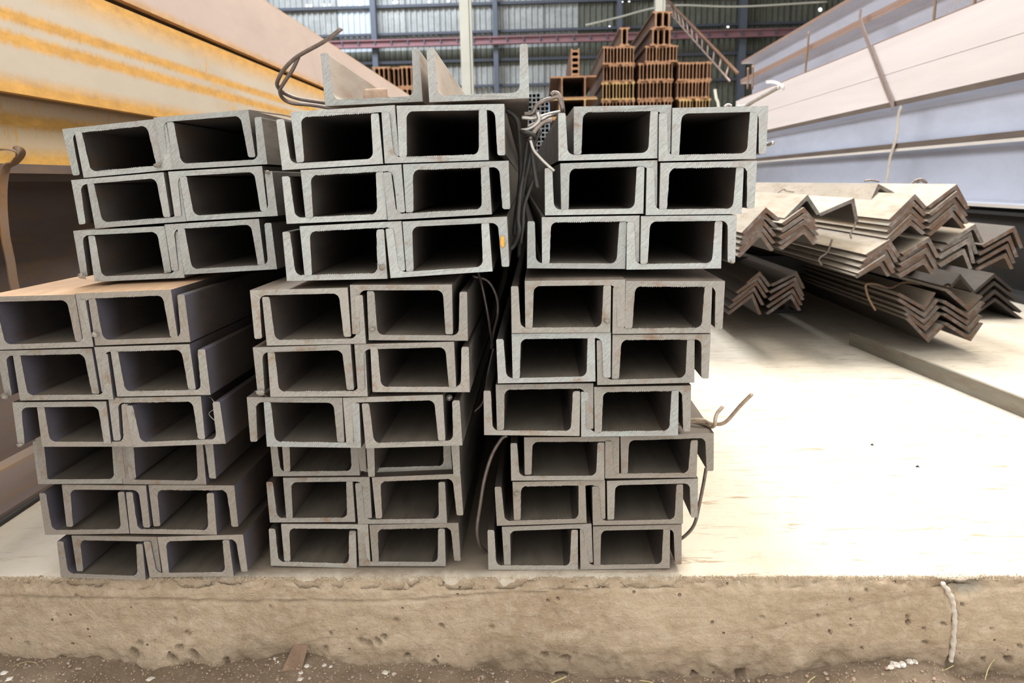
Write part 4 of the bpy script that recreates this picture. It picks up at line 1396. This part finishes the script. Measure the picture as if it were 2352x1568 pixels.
# grit: concrete crumbs on the worn lip, gravel in the soil
def grit(name, n, place, m, lab):
    v, f = [], []
    for _ in range(n):
        p, sz = place()
        b0 = len(v)
        for d in ((1, 0, -.5), (-.5, .87, -.5), (-.5, -.87, -.5), (0, 0, .8)):
            v.append(tuple(p[k] + d[k] * sz * random.uniform(.6, 1.3) for k in range(3)))
        f += [(b0, b0 + 2, b0 + 1), (b0, b0 + 1, b0 + 3), (b0 + 1, b0 + 2, b0 + 3), (b0 + 2, b0, b0 + 3)]
    o = mesh(name, v, f, m)
    tag(o, lab, 'gravel', kind='stuff')


def _lip():
    x = random.uniform(-.68, .62)
    return (x, EDGE + abs(random.gauss(0, .0035)) + .0005, -.0022 if random.random() < .5 else -.0006), random.uniform(.0003, .0013)


def _soil():
    x = random.uniform(-.85, .75)
    y = EDGE - .001 - random.random() ** 1.3 * .14
    return (x, y, ground_z(x) - .10 * (EDGE - y) + .003 + noise.fractal(Vector((x * 20, y * 20, 1)), .9, 2, 4) * .004), random.uniform(.0005, .0016)


M['grit'] = mat_plain('crumb_grit', (.46, .38, .28), .9, 0, .3, 200)
M['grit2'] = mat_plain('soil_grit', (.36, .28, .205), .9, 0, .4, 200)
grit('concrete_crumbs', 3200, _lip, M['grit'], 'loose concrete crumbs along the worn upper edge of the curb')
grit('soil_gravel', 3600, _soil, M['grit2'], 'fine gravel strewn over the soil below the curb')
# dab of orange paint on the upper middle bundle
o_, W_, h_ = CH[('upper middle', 2, 'N', 1)]
n_ = 9
mesh('paint_dab', [(W_ / 2 - .0055 + .0022 * math.cos(k * 2 * math.pi / n_) * (1 + .3 * (k % 2)), -.0022, -.024 + .0062 * math.sin(k * 2 * math.pi / n_)) for k in range(n_)] +
     [(W_ / 2 - .0055 + .0018 * math.cos(k * 2 * math.pi / n_), -.0028, -.024 + .005 * math.sin(k * 2 * math.pi / n_)) for k in range(n_)],
     [(k, (k + 1) % n_, n_ + (k + 1) % n_, n_ + k) for k in range(n_)] + [tuple(range(n_, 2 * n_))], mat_plain('orange_paint', (.62, .32, .04), .5, 0, .2, 300), o_)

# ------------------------------------------------------------------ soil litter
o_src = []
for k in range(6):
    vv = []
    for i in range(3):
        for j in range(6):
            th, ph = j / 6 * 2 * math.pi + random.uniform(-.3, .3), (i - 1) * .8 + random.uniform(-.15, .15)
            r = random.uniform(.75, 1.15)
            vv.append((r * math.cos(ph) * math.cos(th), r * math.cos(ph) * math.sin(th) * .8, r * math.sin(ph) * .7))
    ff = [tuple(range(6))[::-1], tuple(range(12, 18))]
    for i in range(2):
        for j in range(6):
            ff.append((i * 6 + j, i * 6 + (j + 1) % 6, (i + 1) * 6 + (j + 1) % 6, (i + 1) * 6 + j))
    o_src.append((vv, ff))


def litter(px, py, size, m, name, lab, cat, grp, flat=1.0):
    p = P(px, py, EDGE - .03)
    y = EDGE - .03
    for _ in range(20):
        r = ray(px, py)
        q = EYE + r * (y / r.y)
        gz = ground_z(q.x) - .10 * max(0, EDGE - y)
        y += (q.z - gz) * .5
        y = min(y, EDGE - .004)
    vv, ff = random.choice(o_src)
    s = size / 2300
    R_ = Matrix.Rotation(random.uniform(0, 6.28), 3, 'Z')
    vs = [R_ @ Vector((a * s, b * s, c * s * flat)) for a, b, c in vv]
    o = mesh(name, vs, ff, m, loc=(q.x, y, gz + s * .35 * flat))
    tag(o, lab, cat, grp)


for k in range(70):
    px = random.uniform(5, 2345)
    yl = float(np.interp(px, GX, GY))
    py = random.uniform(yl + 4, 1566) if yl < 1560 else 1564
    litter(px, py, random.uniform(2.5, 6.5), random.choice([M['pebble'], M['stone'], M['pebble']]), 'pebble', 'small pebble lying in the soil below the curb', 'pebble', 'pebbles in the soil')
for px, py, s in ((345, 1560, 13), (10, 1546, 12), (22, 1560, 12), (632, 1512, 8), (640, 1520, 7), (705, 1530, 10), (690, 1545, 9), (690, 1560, 10), (745, 1528, 8), (760, 1531, 7), (885, 1545, 12), (905, 1548, 8), (1165, 1566, 10)):
    litter(px, py, s, M['white'], 'concrete_flake', 'whitish broken concrete flake in the soil below the curb', 'flake', 'white flakes in the soil', .4)
for px, py, s in ((2045, 1535, 11), (2058, 1530, 12), (2072, 1528, 12), (2088, 1522, 11), (2102, 1514, 9), (2050, 1525, 8)):
    litter(px, py, s, M['white'], 'foam_tuft', 'white fluffy tuft on the soil mound at the right', 'tuft', 'white tufts on the mound')
for px, py, s in ((1960, 1562, 8), (2036, 1536, 7), (2100, 1563, 6), (2145, 1560, 7), (1900, 1560, 6)):
    litter(px, py, s, M['stone'], 'orange_pebble', 'orange brown pebble on the soil mound at the right', 'pebble', 'orange pebbles on the mound')

def blade(lst, lab, r=.0006):
    tag(tube('grass_blade', [P(a, b, Y) for a, b, Y in lst], r, M['grass'], seg=5, sub=4), lab, 'grass', 'dry grass blades')


blade([(2262, 1562, .775), (2268, 1540, .78), (2276, 1524, .785), (2284, 1514, .785)], 'pale dry grass blade upright before the curb at right')
blade([(1265, 1568, .77), (1285, 1560, .775), (1301, 1553, .78)], 'dry grass blade leaning right at the bottom centre', .0011)
blade([(1468, 1562, .77), (1485, 1564, .77), (1500, 1567, .768)], 'flat dry grass blade lying at the bottom centre')
blade([(0, 1545, .78), (40, 1525, .782), (75, 1520, .785), (100, 1540, .78), (105, 1550, .775)], 'thin dry grass blade arching at the bottom left', .0004)
blade([(1855, 1568, .77), (1862, 1560, .775), (1872, 1553, .778)], 'short pale grass blade by the soil mound', .0008)
blade([(2150, 1543, .785), (2170, 1538, .785), (2190, 1528, .788)], 'pale straw lying across the joint foot')
# weathered stake
A, B, D, E_ = [P(a, b, Y) for a, b, Y in ((672, 1493, .79), (704, 1497, .79), (676, 1600, .745), (622, 1600, .745))]
th = Vector((0, .008, .004))
vs = [E_, D, B, A, E_ + th, D + th, B + th, A + th]
vs[3] += Vector((.002, 0, -.001))
o = mesh('wooden_stake', vs, [(0, 1, 2, 3), (7, 6, 5, 4), (4, 5, 1, 0), (5, 6, 2, 1), (6, 7, 3, 2), (7, 4, 0, 3)], M['wood'])
tag(o, 'weathered wooden stake leaning against the curb at the bottom', 'stake')
